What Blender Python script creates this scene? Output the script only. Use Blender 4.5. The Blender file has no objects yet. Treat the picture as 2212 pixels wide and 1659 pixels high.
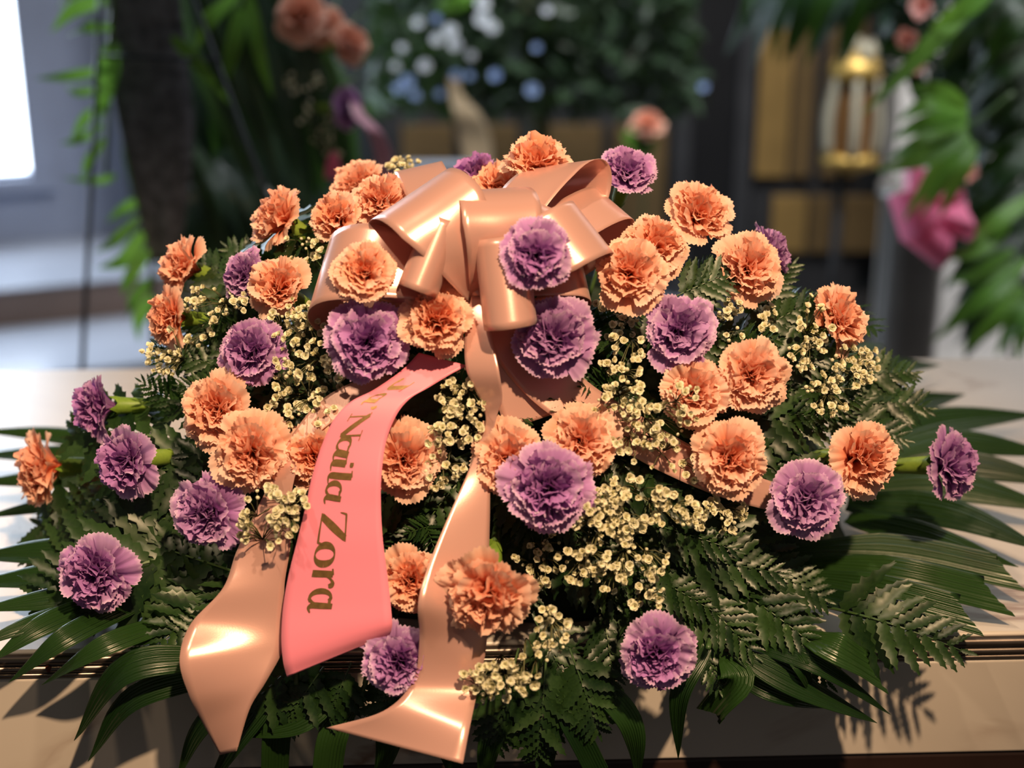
import bpy, bmesh, math, random
from mathutils import Vector, Matrix, Quaternion, noise
R = random.Random(7)
PI = math.pi
sc = bpy.context.scene
col = sc.collection

# ------------------------------------------------------------------ camera
ZT = 0.95                                   # height of the marble top above the floor
F, CX, CY = 3404.0, 1106.0, 829.5           # focal length and centre in photo pixels
PITCH = math.radians(20.0)
CAM = Vector((0.0, -1.10, ZT + 0.615))
FW = Vector((0, math.cos(PITCH), -math.sin(PITCH)))
RT = Vector((1, 0, 0))
UP = Vector((0, math.sin(PITCH), math.cos(PITCH)))
cd = bpy.data.cameras.new('camera')
cam = bpy.data.objects.new('camera', cd)
col.objects.link(cam)
cam.location = CAM
cam.rotation_euler = (PI / 2 - PITCH, 0, 0)
cd.sensor_width = 36.0
cd.lens = 36.0 * F / 2212.0
cd.clip_start = 0.05
cd.dof.use_dof = True
cd.dof.focus_distance = 1.20
cd.dof.aperture_fstop = 3.2
sc.camera = cam

# ------------------------------------------------------------------ view + world
sc.view_settings.view_transform = 'Standard'
sc.view_settings.look = 'None'
sc.view_settings.exposure = 0.0
sc.view_settings.gamma = 1.0
sc.view_settings.use_curve_mapping = False
w = bpy.data.worlds.new('world')
sc.world = w
w.use_nodes = True
bg = w.node_tree.nodes['Background']
bg.inputs[0].default_value = (0.86, 0.78, 0.72, 1)
bg.inputs[1].default_value = 0.095

def light(name, kind, loc, target, energy, color, **kw):
    d = bpy.data.lights.new(name, kind)
    d.energy = energy
    d.color = color
    for k, v in kw.items():
        setattr(d, k, v)
    o = bpy.data.objects.new(name, d)
    col.objects.link(o)
    o.location = loc
    o.rotation_euler = (Vector(target) - Vector(loc)).to_track_quat('-Z', 'Y').to_euler()
    return o
# warm ceiling spotlight over the photographer's right shoulder
light('ceiling_spotlight', 'SPOT', (0.48, -1.45, ZT + 2.15), (-0.16, 0.08, ZT + 0.08), 400, (1.0, 0.67, 0.38),
      spot_size=math.radians(38), spot_blend=0.9, shadow_soft_size=0.045)
light('second_spotlight', 'SPOT', (-0.75, -0.55, ZT + 2.45), (0.0, 0.10, ZT + 0.15), 95, (1.0, 0.74, 0.48),
      spot_size=math.radians(34), spot_blend=0.9, shadow_soft_size=0.05)
# cool daylight from the tall window behind at the left
light('window_daylight', 'AREA', (-2.1, 3.6, 1.9), (0.2, 0.3, ZT), 48, (0.62, 0.80, 1.0), shape='RECTANGLE', size=0.9, size_y=2.2)
light('right_wall_fill', 'AREA', (1.3, 1.5, 4.2), (1.2, 3.1, 0.6), 52, (0.92, 0.95, 1.0), shape='RECTANGLE', size=2.0, size_y=0.8, spread=math.radians(95))  # added fill that brightens the white right wall, no visible source
light('back_wall_fill', 'AREA', (0.3, 2.3, 3.9), (0.3, 4.1, 0.7), 23, (1.0, 0.93, 0.80), shape='RECTANGLE', size=3.0, size_y=0.5, spread=math.radians(100))  # unseen fill added to lift the back wall and its panels

# ------------------------------------------------------------------ pixel helpers (photo pixel + real depth -> point)
def ray(px, py):
    return FW + RT * ((px - CX) / F) - UP * ((py - CY) / F)
def at(px, py, Y):
    d = ray(px, py)
    return CAM + d * ((Y - CAM.y) / d.y)
def atz(px, py, Z):
    d = ray(px, py)
    return CAM + d * ((Z - CAM.z) / d.z)
E0 = Vector((0.0, 0.20, ZT - 0.02))
EA = Vector((0.425, 0.27, 0.365))
def dome(px, py, k=1.0):
    """point where the ray meets the flower mound (an ellipsoid scaled by k), or passes it closest"""
    d = ray(px, py)
    A = Vector((d.x / EA.x, d.y / EA.y, d.z / EA.z))
    B = Vector(((CAM.x - E0.x) / EA.x, (CAM.y - E0.y) / EA.y, (CAM.z - E0.z) / EA.z))
    a, b, c = A.dot(A), A.dot(B), B.dot(B) - k * k
    q = b * b - a * c
    t = (-b - math.sqrt(q)) / a if q > 0 else -b / a
    return CAM + d * t
def dnormal(p):
    v = p - E0
    return Vector((v.x / EA.x ** 2, v.y / EA.y ** 2, v.z / EA.z ** 2)).normalized()
def ground(px, py, lift=0.02):
    """on the marble top, or in front of its face where the ray passes the front edge"""
    p = atz(px, py, ZT + lift)
    if p.y < -0.03 - lift:
        p = at(px, py, -0.03 - lift)
    return p
def S(px, py, k=1.0, lift=0.02):
    p = dome(px, py, k)
    g = ground(px, py, lift)
    return p if (p - CAM).length < (g - CAM).length else g
def view(v):
    return (RT * v[0] + UP * v[1] - FW * v[2]).normalized()

# ------------------------------------------------------------------ object helpers
def mesh_obj(name, verts, faces, mat, parent=None, smooth=True, attr=None):
    m = bpy.data.meshes.new(name)
    m.from_pydata(verts, [], faces)
    if smooth:
        m.polygons.foreach_set('use_smooth', [True] * len(m.polygons))
    if attr is not None:
        for an, av in attr.items():
            la = m.attributes.new(an, 'FLOAT', 'POINT')
            la.data.foreach_set('value', av)
    if mat:
        m.materials.append(mat)
    return link(name, m, parent)
def link(name, me, parent=None):
    o = bpy.data.objects.new(name, me)
    col.objects.link(o)
    if parent:
        o.parent = parent
    return o
def tag(o, label, cat, group=None, kind=None):
    o['label'] = label
    if cat:
        o['category'] = cat
    if group:
        o['group'] = group
    if kind:
        o['kind'] = kind
    return o
def empty(name, loc, label=None, cat=None, group=None):
    o = bpy.data.objects.new(name, None)
    o.empty_display_size = 0.02
    col.objects.link(o)
    o.location = loc
    if label:
        tag(o, label, cat, group)
    return o
class MB:
    def __init__(s):
        s.v, s.f, s.a = [], [], {}
    def add(s, vs, fs):
        n = len(s.v)
        s.v += [tuple(v) for v in vs]
        s.f += [tuple(i + n for i in f) for f in fs]
    def box(s, x0, x1, y0, y1, z0, z1):
        s.add([(x0, y0, z0), (x1, y0, z0), (x1, y1, z0), (x0, y1, z0), (x0, y0, z1), (x1, y0, z1), (x1, y1, z1), (x0, y1, z1)],
              [(0, 3, 2, 1), (4, 5, 6, 7), (0, 1, 5, 4), (1, 2, 6, 5), (2, 3, 7, 6), (3, 0, 4, 7)])
    def tube(s, pts, r, n=6):
        pts = [Vector(p) for p in pts]
        rs = r if isinstance(r, (list, tuple)) else [r] * len(pts)
        vs, fs = [], []
        for i, p in enumerate(pts):
            t = (pts[min(i + 1, len(pts) - 1)] - pts[max(i - 1, 0)])
            t = t.normalized() if t.length > 1e-9 else Vector((0, 0, 1))
            a = t.cross(Vector((0.31, 0.17, 0.93))).normalized()
            b = t.cross(a)
            for j in range(n):
                an = 2 * PI * j / n
                vs.append(p + (a * math.cos(an) + b * math.sin(an)) * rs[i])
        for i in range(len(pts) - 1):
            for j in range(n):
                k = (j + 1) % n
                fs.append((i * n + j, i * n + k, (i + 1) * n + k, (i + 1) * n + j))
        fs.append(tuple(range(n))[::-1])
        fs.append(tuple((len(pts) - 1) * n + j for j in range(n)))
        s.add(vs, fs)
    def lathe(s, prof, n=24, c=(0, 0, 0)):
        vs, fs = [], []
        for r, z in prof:
            for j in range(n):
                a = 2 * PI * j / n
                vs.append((c[0] + r * math.cos(a), c[1] + r * math.sin(a), c[2] + z))
        for i in range(len(prof) - 1):
            for j in range(n):
                k = (j + 1) % n
                fs.append((i * n + j, i * n + k, (i + 1) * n + k, (i + 1) * n + j))
        s.add(vs, fs)
    def build(s, name, mat, parent=None, smooth=True):
        return mesh_obj(name, s.v, s.f, mat, parent, smooth)
def crom(pts, n):
    """Catmull-Rom through the points, n samples"""
    P = [Vector(p) for p in pts]
    P = [P[0] * 2 - P[1]] + P + [P[-1] * 2 - P[-2]]
    out = []
    m = len(P) - 3
    for i in range(n):
        u = i / (n - 1) * m
        k = min(int(u), m - 1)
        t = u - k
        a, b, c, d = P[k], P[k + 1], P[k + 2], P[k + 3]
        out.append(0.5 * ((2 * b) + (c - a) * t + (2 * a - 5 * b + 4 * c - d) * t * t + (3 * b - a - 3 * c + d) * t ** 3))
    return out
def frame(zax, spin=0.0):
    q = Vector(zax).to_track_quat('Z', 'Y')
    return q @ Quaternion((0, 0, 1), spin)

# ------------------------------------------------------------------ materials
def newmat(name):
    m = bpy.data.materials.new(name)
    m.use_nodes = True
    nt = m.node_tree
    nt.nodes.clear()
    out = nt.nodes.new('ShaderNodeOutputMaterial')
    return m, nt, out
def N(nt, typ, **kw):
    n = nt.nodes.new(typ)
    for k, v in kw.items():
        setattr(n, k, v)
    return n
def rgba(c):
    return (c[0], c[1], c[2], 1)
def ramp(nt, stops):
    r = N(nt, 'ShaderNodeValToRGB')
    e = r.color_ramp.elements
    while len(e) < len(stops):
        e.new(0.5)
    for i, (p, c) in enumerate(stops):
        e[i].position = p
        e[i].color = rgba(c)
    return r
def simple(name, color, rough=0.5, metal=0.0, spec=0.5, noise_amt=0.15, nscale=8.0, bump=0.0, emit=None):
    m, nt, out = newmat(name)
    b = N(nt, 'ShaderNodeBsdfPrincipled')
    no = N(nt, 'ShaderNodeTexNoise')
    no.inputs['Scale'].default_value = nscale
    no.inputs['Detail'].default_value = 5
    tc = N(nt, 'ShaderNodeTexCoord')
    nt.links.new(tc.outputs['Object'], no.inputs['Vector'])
    lo = tuple(c * (1 - noise_amt) for c in color)
    hi = tuple(min(1, c * (1 + noise_amt)) for c in color)
    r = ramp(nt, [(0.3, lo), (0.7, hi)])
    nt.links.new(no.outputs['Fac'], r.inputs['Fac'])
    nt.links.new(r.outputs['Color'], b.inputs['Base Color'])
    b.inputs['Roughness'].default_value = rough
    b.inputs['Metallic'].default_value = metal
    b.inputs['Specular IOR Level'].default_value = spec
    if bump:
        bp = N(nt, 'ShaderNodeBump')
        bp.inputs['Strength'].default_value = bump
        bp.inputs['Distance'].default_value = 0.01
        nt.links.new(no.outputs['Fac'], bp.inputs['Height'])
        nt.links.new(bp.outputs['Normal'], b.inputs['Normal'])
    if emit:
        b.inputs['Emission Color'].default_value = rgba(emit[0])
        b.inputs['Emission Strength'].default_value = emit[1]
    nt.links.new(b.outputs[0], out.inputs[0])
    return m
def petal_mat(name, stops, trans, tcol, var=0.12):
    """petal colour runs from claw to margin (attribute t); thin petals let some light through"""
    m, nt, out = newmat(name)
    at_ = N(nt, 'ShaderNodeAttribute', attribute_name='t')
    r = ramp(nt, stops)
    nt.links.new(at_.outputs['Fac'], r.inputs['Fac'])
    oi = N(nt, 'ShaderNodeObjectInfo')
    mr = N(nt, 'ShaderNodeMapRange')
    mr.inputs['To Min'].default_value = 1 - var
    mr.inputs['To Max'].default_value = 1 + var
    nt.links.new(oi.outputs['Random'], mr.inputs['Value'])
    hs = N(nt, 'ShaderNodeHueSaturation')
    nt.links.new(r.outputs['Color'], hs.inputs['Color'])
    nt.links.new(mr.outputs[0], hs.inputs['Saturation'])
    b = N(nt, 'ShaderNodeBsdfPrincipled')
    b.inputs['Roughness'].default_value = 0.65
    b.inputs['Specular IOR Level'].default_value = 0.2
    tc = N(nt, 'ShaderNodeTexCoord')
    no = N(nt, 'ShaderNodeTexNoise')
    no.inputs['Scale'].default_value = 260
    nt.links.new(tc.outputs['Object'], no.inputs['Vector'])
    bp = N(nt, 'ShaderNodeBump')
    bp.inputs['Strength'].default_value = 0.25
    bp.inputs['Distance'].default_value = 0.001
    nt.links.new(no.outputs['Fac'], bp.inputs['Height'])
    nt.links.new(bp.outputs['Normal'], b.inputs['Normal'])
    nt.links.new(hs.outputs[0], b.inputs['Base Color'])
    tr = N(nt, 'ShaderNodeBsdfTranslucent')
    tr.inputs[0].default_value = rgba(tcol)
    mx = N(nt, 'ShaderNodeMixShader')
    mx.inputs[0].default_value = trans
    nt.links.new(b.outputs[0], mx.inputs[1])
    nt.links.new(tr.outputs[0], mx.inputs[2])
    nt.links.new(mx.outputs[0], out.inputs[0])
    return m
def leaf_mat(name, c0, c1, rough=0.34, trans=0.14, tcol=(0.12, 0.26, 0.03), stripe=0.0, spec=0.5):
    m, nt, out = newmat(name)
    oi = N(nt, 'ShaderNodeObjectInfo')
    no = N(nt, 'ShaderNodeTexNoise')
    no.inputs['Scale'].default_value = 14
    tc = N(nt, 'ShaderNodeTexCoord')
    nt.links.new(tc.outputs['Object'], no.inputs['Vector'])
    ad = N(nt, 'ShaderNodeMath', operation='ADD')
    nt.links.new(oi.outputs['Random'], ad.inputs[0])
    nt.links.new(no.outputs['Fac'], ad.inputs[1])
    ml = N(nt, 'ShaderNodeMath', operation='MULTIPLY')
    ml.inputs[1].default_value = 0.5
    nt.links.new(ad.outputs[0], ml.inputs[0])
    r = ramp(nt, [(0.25, c0), (0.8, c1)])
    nt.links.new(ml.outputs[0], r.inputs['Fac'])
    b = N(nt, 'ShaderNodeBsdfPrincipled')
    b.inputs['Roughness'].default_value = rough
    b.inputs['Specular IOR Level'].default_value = spec
    nt.links.new(r.outputs['Color'], b.inputs['Base Color'])
    if stripe:
        a = N(nt, 'ShaderNodeAttribute', attribute_name='u')
        sn = N(nt, 'ShaderNodeMath', operation='MULTIPLY')
        sn.inputs[1].default_value = 60.0
        nt.links.new(a.outputs['Fac'], sn.inputs[0])
        si = N(nt, 'ShaderNodeMath', operation='SINE')
        nt.links.new(sn.outputs[0], si.inputs[0])
        bp = N(nt, 'ShaderNodeBump')
        bp.inputs['Strength'].default_value = stripe
        bp.inputs['Distance'].default_value = 0.0012
        nt.links.new(si.outputs[0], bp.inputs['Height'])
        nt.links.new(bp.outputs['Normal'], b.inputs['Normal'])
    tr = N(nt, 'ShaderNodeBsdfTranslucent')
    tr.inputs[0].default_value = rgba(tcol)
    mx = N(nt, 'ShaderNodeMixShader')
    mx.inputs[0].default_value = trans
    nt.links.new(b.outputs[0], mx.inputs[1])
    nt.links.new(tr.outputs[0], mx.inputs[2])
    nt.links.new(mx.outputs[0], out.inputs[0])
    return m
def satin_mat(name, color, rough, trans, tcol, metal=0.0, spec=0.6):
    m, nt, out = newmat(name)
    b = N(nt, 'ShaderNodeBsdfPrincipled')
    b.inputs['Base Color'].default_value = rgba(color)
    b.inputs['Roughness'].default_value = rough
    b.inputs['Metallic'].default_value = metal
    b.inputs['Specular IOR Level'].default_value = spec
    b.inputs['Sheen Weight'].default_value = 0.15
    b.inputs['Coat Weight'].default_value = 0.05
    b.inputs['Coat Roughness'].default_value = 0.2
    tc = N(nt, 'ShaderNodeTexCoord')
    no = N(nt, 'ShaderNodeTexNoise')
    no.inputs['Scale'].default_value = 900
    nt.links.new(tc.outputs['Object'], no.inputs['Vector'])
    bp = N(nt, 'ShaderNodeBump')
    bp.inputs['Strength'].default_value = 0.06
    bp.inputs['Distance'].default_value = 0.0005
    nt.links.new(no.outputs['Fac'], bp.inputs['Height'])
    nt.links.new(bp.outputs['Normal'], b.inputs['Normal'])
    tr = N(nt, 'ShaderNodeBsdfTranslucent')
    tr.inputs[0].default_value = rgba(tcol)
    mx = N(nt, 'ShaderNodeMixShader')
    mx.inputs[0].default_value = trans
    nt.links.new(b.outputs[0], mx.inputs[1])
    nt.links.new(tr.outputs[0], mx.inputs[2])
    nt.links.new(mx.outputs[0], out.inputs[0])
    return m
def marble_mat():
    m, nt, out = newmat('white_marble')
    tc = N(nt, 'ShaderNodeTexCoord')
    n1 = N(nt, 'ShaderNodeTexNoise')
    n1.inputs['Scale'].default_value = 2.6
    n1.inputs['Detail'].default_value = 9
    n1.inputs['Distortion'].default_value = 1.6
    nt.links.new(tc.outputs['Object'], n1.inputs['Vector'])
    # thin veins where the noise crosses its middle, kept only in patches
    sb = N(nt, 'ShaderNodeMath', operation='SUBTRACT')
    sb.inputs[1].default_value = 0.5
    nt.links.new(n1.outputs['Fac'], sb.inputs[0])
    ab = N(nt, 'ShaderNodeMath', operation='ABSOLUTE')
    nt.links.new(sb.outputs[0], ab.inputs[0])
    v = ramp(nt, [(0.0, (1, 1, 1)), (0.028, (0, 0, 0))])
    nt.links.new(ab.outputs[0], v.inputs['Fac'])
    n2 = N(nt, 'ShaderNodeTexNoise')
    n2.inputs['Scale'].default_value = 5.5
    n2.inputs['Detail'].default_value = 3
    nt.links.new(tc.outputs['Object'], n2.inputs['Vector'])
    p = ramp(nt, [(0.48, (0, 0, 0)), (0.62, (0.85, 0.85, 0.85))])
    nt.links.new(n2.outputs['Fac'], p.inputs['Fac'])
    mu = N(nt, 'ShaderNodeMath', operation='MULTIPLY')
    nt.links.new(v.outputs['Color'], mu.inputs[0])
    nt.links.new(p.outputs['Color'], mu.inputs[1])
    base = ramp(nt, [(0.3, (0.52, 0.46, 0.41)), (0.7, (0.62, 0.56, 0.51))])
    nt.links.new(n1.outputs['Fac'], base.inputs['Fac'])
    mx = N(nt, 'ShaderNodeMix', data_type='RGBA')
    nt.links.new(mu.outputs[0], mx.inputs['Factor'])
    nt.links.new(base.outputs['Color'], mx.inputs['A'])
    mx.inputs['B'].default_value = (0.20, 0.10, 0.06, 1)
    b = N(nt, 'ShaderNodeBsdfPrincipled')
    b.inputs['Roughness'].default_value = 0.33
    nt.links.new(mx.outputs['Result'], b.inputs['Base Color'])
    nt.links.new(b.outputs[0], out.inputs[0])
    return m

M = {}
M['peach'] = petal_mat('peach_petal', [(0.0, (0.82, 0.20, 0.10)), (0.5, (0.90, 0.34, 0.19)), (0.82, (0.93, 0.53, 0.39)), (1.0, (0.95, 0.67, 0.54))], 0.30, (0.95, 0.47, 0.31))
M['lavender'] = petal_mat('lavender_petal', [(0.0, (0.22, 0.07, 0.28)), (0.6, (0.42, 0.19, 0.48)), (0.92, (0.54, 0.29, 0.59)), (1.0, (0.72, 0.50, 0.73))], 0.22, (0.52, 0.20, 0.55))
M['calyx'] = leaf_mat('calyx_green', (0.16, 0.28, 0.03), (0.26, 0.38, 0.06), 0.42, 0.1)
M['stem'] = leaf_mat('stem_green', (0.03, 0.07, 0.02), (0.07, 0.13, 0.03), 0.45, 0.0)
M['fern'] = leaf_mat('fern_green', (0.006, 0.022, 0.006), (0.026, 0.062, 0.014), 0.40, 0.10, (0.08, 0.18, 0.02))
M['palm'] = leaf_mat('palm_green', (0.006, 0.022, 0.006), (0.022, 0.060, 0.012), 0.30, 0.12, (0.09, 0.22, 0.02), stripe=0.5)
M['bright_leaf'] = leaf_mat('bright_leaf_green', (0.07, 0.20, 0.02), (0.16, 0.34, 0.05), 0.4, 0.35, (0.25, 0.50, 0.06), stripe=0.3)
M['dark_leaf'] = leaf_mat('dark_leaf_green', (0.018, 0.040, 0.026), (0.055, 0.090, 0.050), 0.26, 0.12, stripe=0.3)
M['foam'] = simple('foam_green', (0.012, 0.025, 0.010), 0.9, nscale=60, bump=0.8)
M['breath'] = petal_mat('cream_floret', [(0.0, (0.50, 0.52, 0.22)), (0.5, (0.80, 0.76, 0.50)), (1.0, (0.90, 0.86, 0.66))], 0.2, (0.8, 0.78, 0.5), 0.1)
M['twig'] = simple('twig_brown', (0.10, 0.10, 0.04), 0.7)
M['satin'] = satin_mat('peach_satin', (0.74, 0.43, 0.37), 0.28, 0.14, (0.95, 0.42, 0.32), 0.34, 0.9)
M['tail_satin'] = M['satin']
M['banner'] = satin_mat('pink_satin', (0.92, 0.27, 0.38), 0.42, 0.12, (0.95, 0.28, 0.35), 0.0, 0.4)
M['gold'] = simple('gold_foil', (0.24, 0.14, 0.05), 0.38, 0.55, nscale=300, noise_amt=0.2)
M['marble'] = marble_mat()
M['rail'] = simple('bronze_rail', (0.16, 0.13, 0.115), 0.32, 0.85, nscale=40)
M['base_wood'] = simple('dark_base_wood', (0.022, 0.010, 0.008), 0.5, nscale=12)
M['floor'] = simple('dark_floor', (0.06, 0.055, 0.055), 0.25, nscale=3)
M['tread'] = simple('polished_step', (0.34, 0.36, 0.42), 0.22, nscale=2)
M['riser'] = simple('brown_riser', (0.16, 0.11, 0.09), 0.5, nscale=4)
M['bluewall'] = simple('grey_blue_wall', (0.30, 0.34, 0.46), 0.8, nscale=2)
M['darkwall'] = simple('dark_wall', (0.030, 0.036, 0.042), 0.7, nscale=2)
M['ochre'] = simple('ochre_panel', (0.42, 0.26, 0.085), 0.55, nscale=6)
M['wood'] = simple('brown_panel', (0.22, 0.14, 0.06), 0.5, nscale=6)
M['black'] = simple('black_paint', (0.012, 0.012, 0.014), 0.5)
M['charcoal'] = simple('charcoal_frame', (0.05, 0.05, 0.055), 0.5)
M['white'] = simple('white_plaster', (0.80, 0.76, 0.72), 0.7)
M['pane'] = simple('daylit_pane', (0.8, 0.9, 1.0), 0.3, emit=((0.80, 0.90, 1.0), 7.0))
M['wire'] = simple('dark_wire', (0.015, 0.018, 0.025), 0.4, 0.6)
M['mesh_foam'] = simple('grey_backing', (0.10, 0.105, 0.125), 0.8, nscale=45, bump=1.0, noise_amt=0.5)
M['pinkrib'] = satin_mat('hot_pink_satin', (0.85, 0.20, 0.36), 0.35, 0.3, (0.95, 0.25, 0.45))
M['mauverib'] = satin_mat('mauve_satin', (0.62, 0.32, 0.42), 0.4, 0.2, (0.7, 0.35, 0.45))
M['beigerib'] = satin_mat('beige_satin', (0.50, 0.38, 0.24), 0.45, 0.2, (0.6, 0.45, 0.3))
M['glad'] = petal_mat('salmon_petal', [(0.0, (0.8, 0.22, 0.18)), (1.0, (0.92, 0.48, 0.42))], 0.3, (0.9, 0.4, 0.3))
M['glint'] = petal_mat('white_glint', [(0.0, (0.75, 0.8, 0.85)), (1.0, (0.9, 0.93, 0.97))], 0.25, (0.8, 0.85, 0.95), 0.05)  # this and the blue one stand in for blurred light glints
M['blueglint'] = petal_mat('blue_glint', [(0.0, (0.30, 0.42, 0.70)), (1.0, (0.45, 0.60, 0.85))], 0.25, (0.5, 0.6, 0.9), 0.05)
M['brass'] = simple('brass', (0.55, 0.36, 0.10), 0.45, 0.7)
M['cream'] = simple('cream_enamel', (0.46, 0.42, 0.31), 0.5)
M['amber'] = simple('amber_glass', (0.22, 0.11, 0.04), 0.2)
M['pewter'] = simple('pewter', (0.20, 0.19, 0.18), 0.4, 0.6)

# ------------------------------------------------------------------ the setting
def struct(mb, name, mat, parent=None, rz=0.0, loc=(0, 0, 0), label=None):
    o = mb.build(name, mat, parent, smooth=False)
    o.location = loc
    o.rotation_euler = (0, 0, rz)
    if parent is None:
        o['kind'] = 'structure'
        if label:
            o['label'] = label
    return o
b = MB(); b.box(-5, 5, -3, 6.5, -0.1, 0.0)
struct(b, 'floor', M['floor'], label='dark polished church floor')
# raised step at the back left, its edge running at an angle
STEP = math.radians(20)
p0 = atz(0, 712, 0.0)
b = MB(); b.box(-3.0, 2.2, 0.0, 2.2, 0.0, 0.128)
stp = struct(b, 'floor_step', M['riser'], rz=STEP, loc=p0, label='brown stone step with a polished tread at the back left')
b = MB(); b.box(-3.0, 2.2, -0.01, 2.2, 0.128, 0.134)
struct(b, 'tread', M['tread'], stp)
b = MB(); b.box(-3.0, 2.2, -0.50, -0.002, 0.0, 0.006)
struct(b, 'lower_tread', M['tread'], stp)
# blue-grey wall behind the step with the tall daylit window
wl = atz(0, 528, 0.134)
ex = Vector((math.cos(STEP), math.sin(STEP), 0))
b = MB()
WX0, WX1, WZ0, WZ1 = -1.25, 0.155, 0.235, 2.6
b.box(-3.0, WX0, 0, 0.12, 0, 3.6); b.box(WX1, 1.15, 0, 0.12, 0, 3.6)
b.box(WX0, WX1, 0, 0.12, 0, WZ0); b.box(WX0, WX1, 0, 0.12, WZ1, 3.6)
struct(b, 'wall_left', M['bluewall'], rz=STEP, loc=(wl.x, wl.y, 0.134), label='blue grey wall beside the tall bright window')
b = MB(); b.box(WX0, WX1, 0.09, 0.11, WZ0, WZ1)
win = struct(b, 'window_1', M['pane'], rz=STEP, loc=(wl.x, wl.y, 0.134), label='tall window glaring with white daylight')
b = MB(); b.box(WX0 - .05, WX0 + .03, -0.02, 0.06, WZ0 - .03, WZ1 + .05); b.box(WX1 - .03, WX1 + .05, -0.02, 0.06, WZ0 - .03, WZ1 + .05)
b.box(WX0 - .05, WX1 + .05, -0.03, 0.06, WZ0 - .05, WZ0)
struct(b, 'window_frame', M['bluewall'], win)
# back wall
YB = 4.15
b = MB(); b.box(-1.30, 4.0, YB, YB + 0.1, 0, 4.0)
struct(b, 'wall_back', M['darkwall'], label='dark wall at the back of the church')
def wallbox(px0, px1, py0, py1, Y, th, mat, name, parent=None, zlo=None):
    a_, c_ = at(px0, py0, Y), at(px1, py0, Y)
    lo = at((px0 + px1) / 2, py1, Y).z if zlo is None else zlo
    mb = MB(); mb.box(a_.x, c_.x, Y - th, Y, lo, a_.z)
    return struct(mb, name, mat, parent)
# wooden wainscot along the middle of the back wall: panels between darker stiles
wb = wallbox(820, 1480, 238, 420, YB, 0.03, M['charcoal'], 'wainscot', zlo=0.0)
wb['label'] = 'low wooden wainscot along the dark back wall'
for x0, x1 in ((868, 978), (1012, 1118), (1150, 1300), (1325, 1440)):
    wallbox(x0, x1, 268, 420, YB - 0.03, 0.025, M['wood'], 'panel', wb, zlo=0.12)
# dark doorway with a charcoal frame
dr = wallbox(1500, 1655, -420, 640, YB - 0.04, 0.04, M['black'], 'door_1', zlo=0.0)
dr['label'] = 'tall black door right of the middle in the back wall'
wallbox(1478, 1520, -440, 640, YB - 0.08, 0.03, M['charcoal'], 'door_frame', dr, zlo=0.0)
wallbox(1625, 1660, -440, 640, YB - 0.08, 0.03, M['charcoal'], 'door_frame', dr, zlo=0.0)
# ochre panelled wall right of the door
wp = wallbox(1662, 1925, -420, 640, YB - 0.02, 0.03, M['charcoal'], 'wall_panelled', zlo=0.0)
wp['label'] = 'ochre panelled wall between the black door and the grey pillar'
for x0, x1, m_ in ((1668, 1742, 'ochre'), (1750, 1795, 'wood'), (1822, 1905, 'wood')):
    wallbox(x0, x1, -400, 410, YB - 0.05, 0.03, M[m_], 'panel', wp, zlo=0.42)
    wallbox(x0, x1, 422, 600, YB - 0.05, 0.03, M[m_], 'panel', wp, zlo=0.16)
# white plaster wall at the right
b = MB(); b.box(1.02, 3.5, 3.05, 3.17, 0, 4.0)
struct(b, 'wall_right', M['white'], label='white plaster wall behind the right standing spray')
b = MB(); b.box(1.0, 3.5, 3.02, 3.05, 0, 0.10)
struct(b, 'baseboard_right', M['white'], label='white baseboard under the white wall')

# ------------------------------------------------------------------ marble altar table
YAW = math.radians(2.2)
tab = empty('altar_table', (0, 0, 0), 'white veined marble table top with a dark ribbed metal edge', 'table')
tab.rotation_euler = (0, 0, YAW)
def slab(x0, x1, y0, y1, z0, z1, bev, name, mat):
    bm = bmesh.new()
    bmesh.ops.create_cube(bm, size=1.0)
    for v in bm.verts:
        v.co = Vector(((x0 + x1) / 2 + v.co.x * (x1 - x0), (y0 + y1) / 2 + v.co.y * (y1 - y0), (z0 + z1) / 2 + v.co.z * (z1 - z0)))
    bmesh.ops.bevel(bm, geom=list(bm.edges), offset=bev, segments=3, affect='EDGES', profile=0.5)
    me = bpy.data.meshes.new(name)
    bm.to_mesh(me); bm.free()
    me.materials.append(mat)
    return link(name, me, tab)
slab(-1.25, 1.25, -0.004, 0.66, ZT - 0.022, ZT, 0.003, 'top_slab', M['marble'])
slab(-1.22, 1.22, -0.008, 0.64, ZT - 0.108, ZT - 0.0225, 0.002, 'front_slab', M['marble'])
slab(-1.20, 1.20, -0.006, 0.62, 0.0, ZT - 0.1085, 0.004, 'base', M['base_wood'])
prof = [(0.0, -0.0025)]
for cz, r in ((-0.0062, 0.0038), (-0.0140, 0.0030), (-0.0196, 0.0020)):
    for i in range(9):
        a = -PI / 2 + PI * i / 8
        prof.append((-0.004 - r * math.cos(a), cz - r * math.sin(a)))
prof.append((0.0, -0.0225))
vs, fs = [], []
for x in (-1.25, 1.25):
    for y, z in prof:
        vs.append((x, y - 0.003, ZT + z))
n = len(prof)
for i in range(n - 1):
    fs.append((i, i + 1, n + i + 1, n + i))
fs += [tuple(range(n)), tuple(n + i for i in range(n))[::-1]]
mesh_obj('edge_moulding', vs, fs, M['rail'], tab, smooth=True)
mb = MB()
hp = at(110, 1416, -0.012)
mb.lathe([(0.0001, 0.0), (0.003, 0.0), (0.0032, 0.001), (0.0025, 0.0022), (0.0001, 0.0028)], 12)
kn = mb.build('edge_screw', simple('rusty_screw', (0.10, 0.02, 0.01), 0.6, 0.3), tab)
kn.location = (hp.x, -0.0075, ZT - 0.0135); kn.rotation_euler = (PI / 2, 0, 0)

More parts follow.
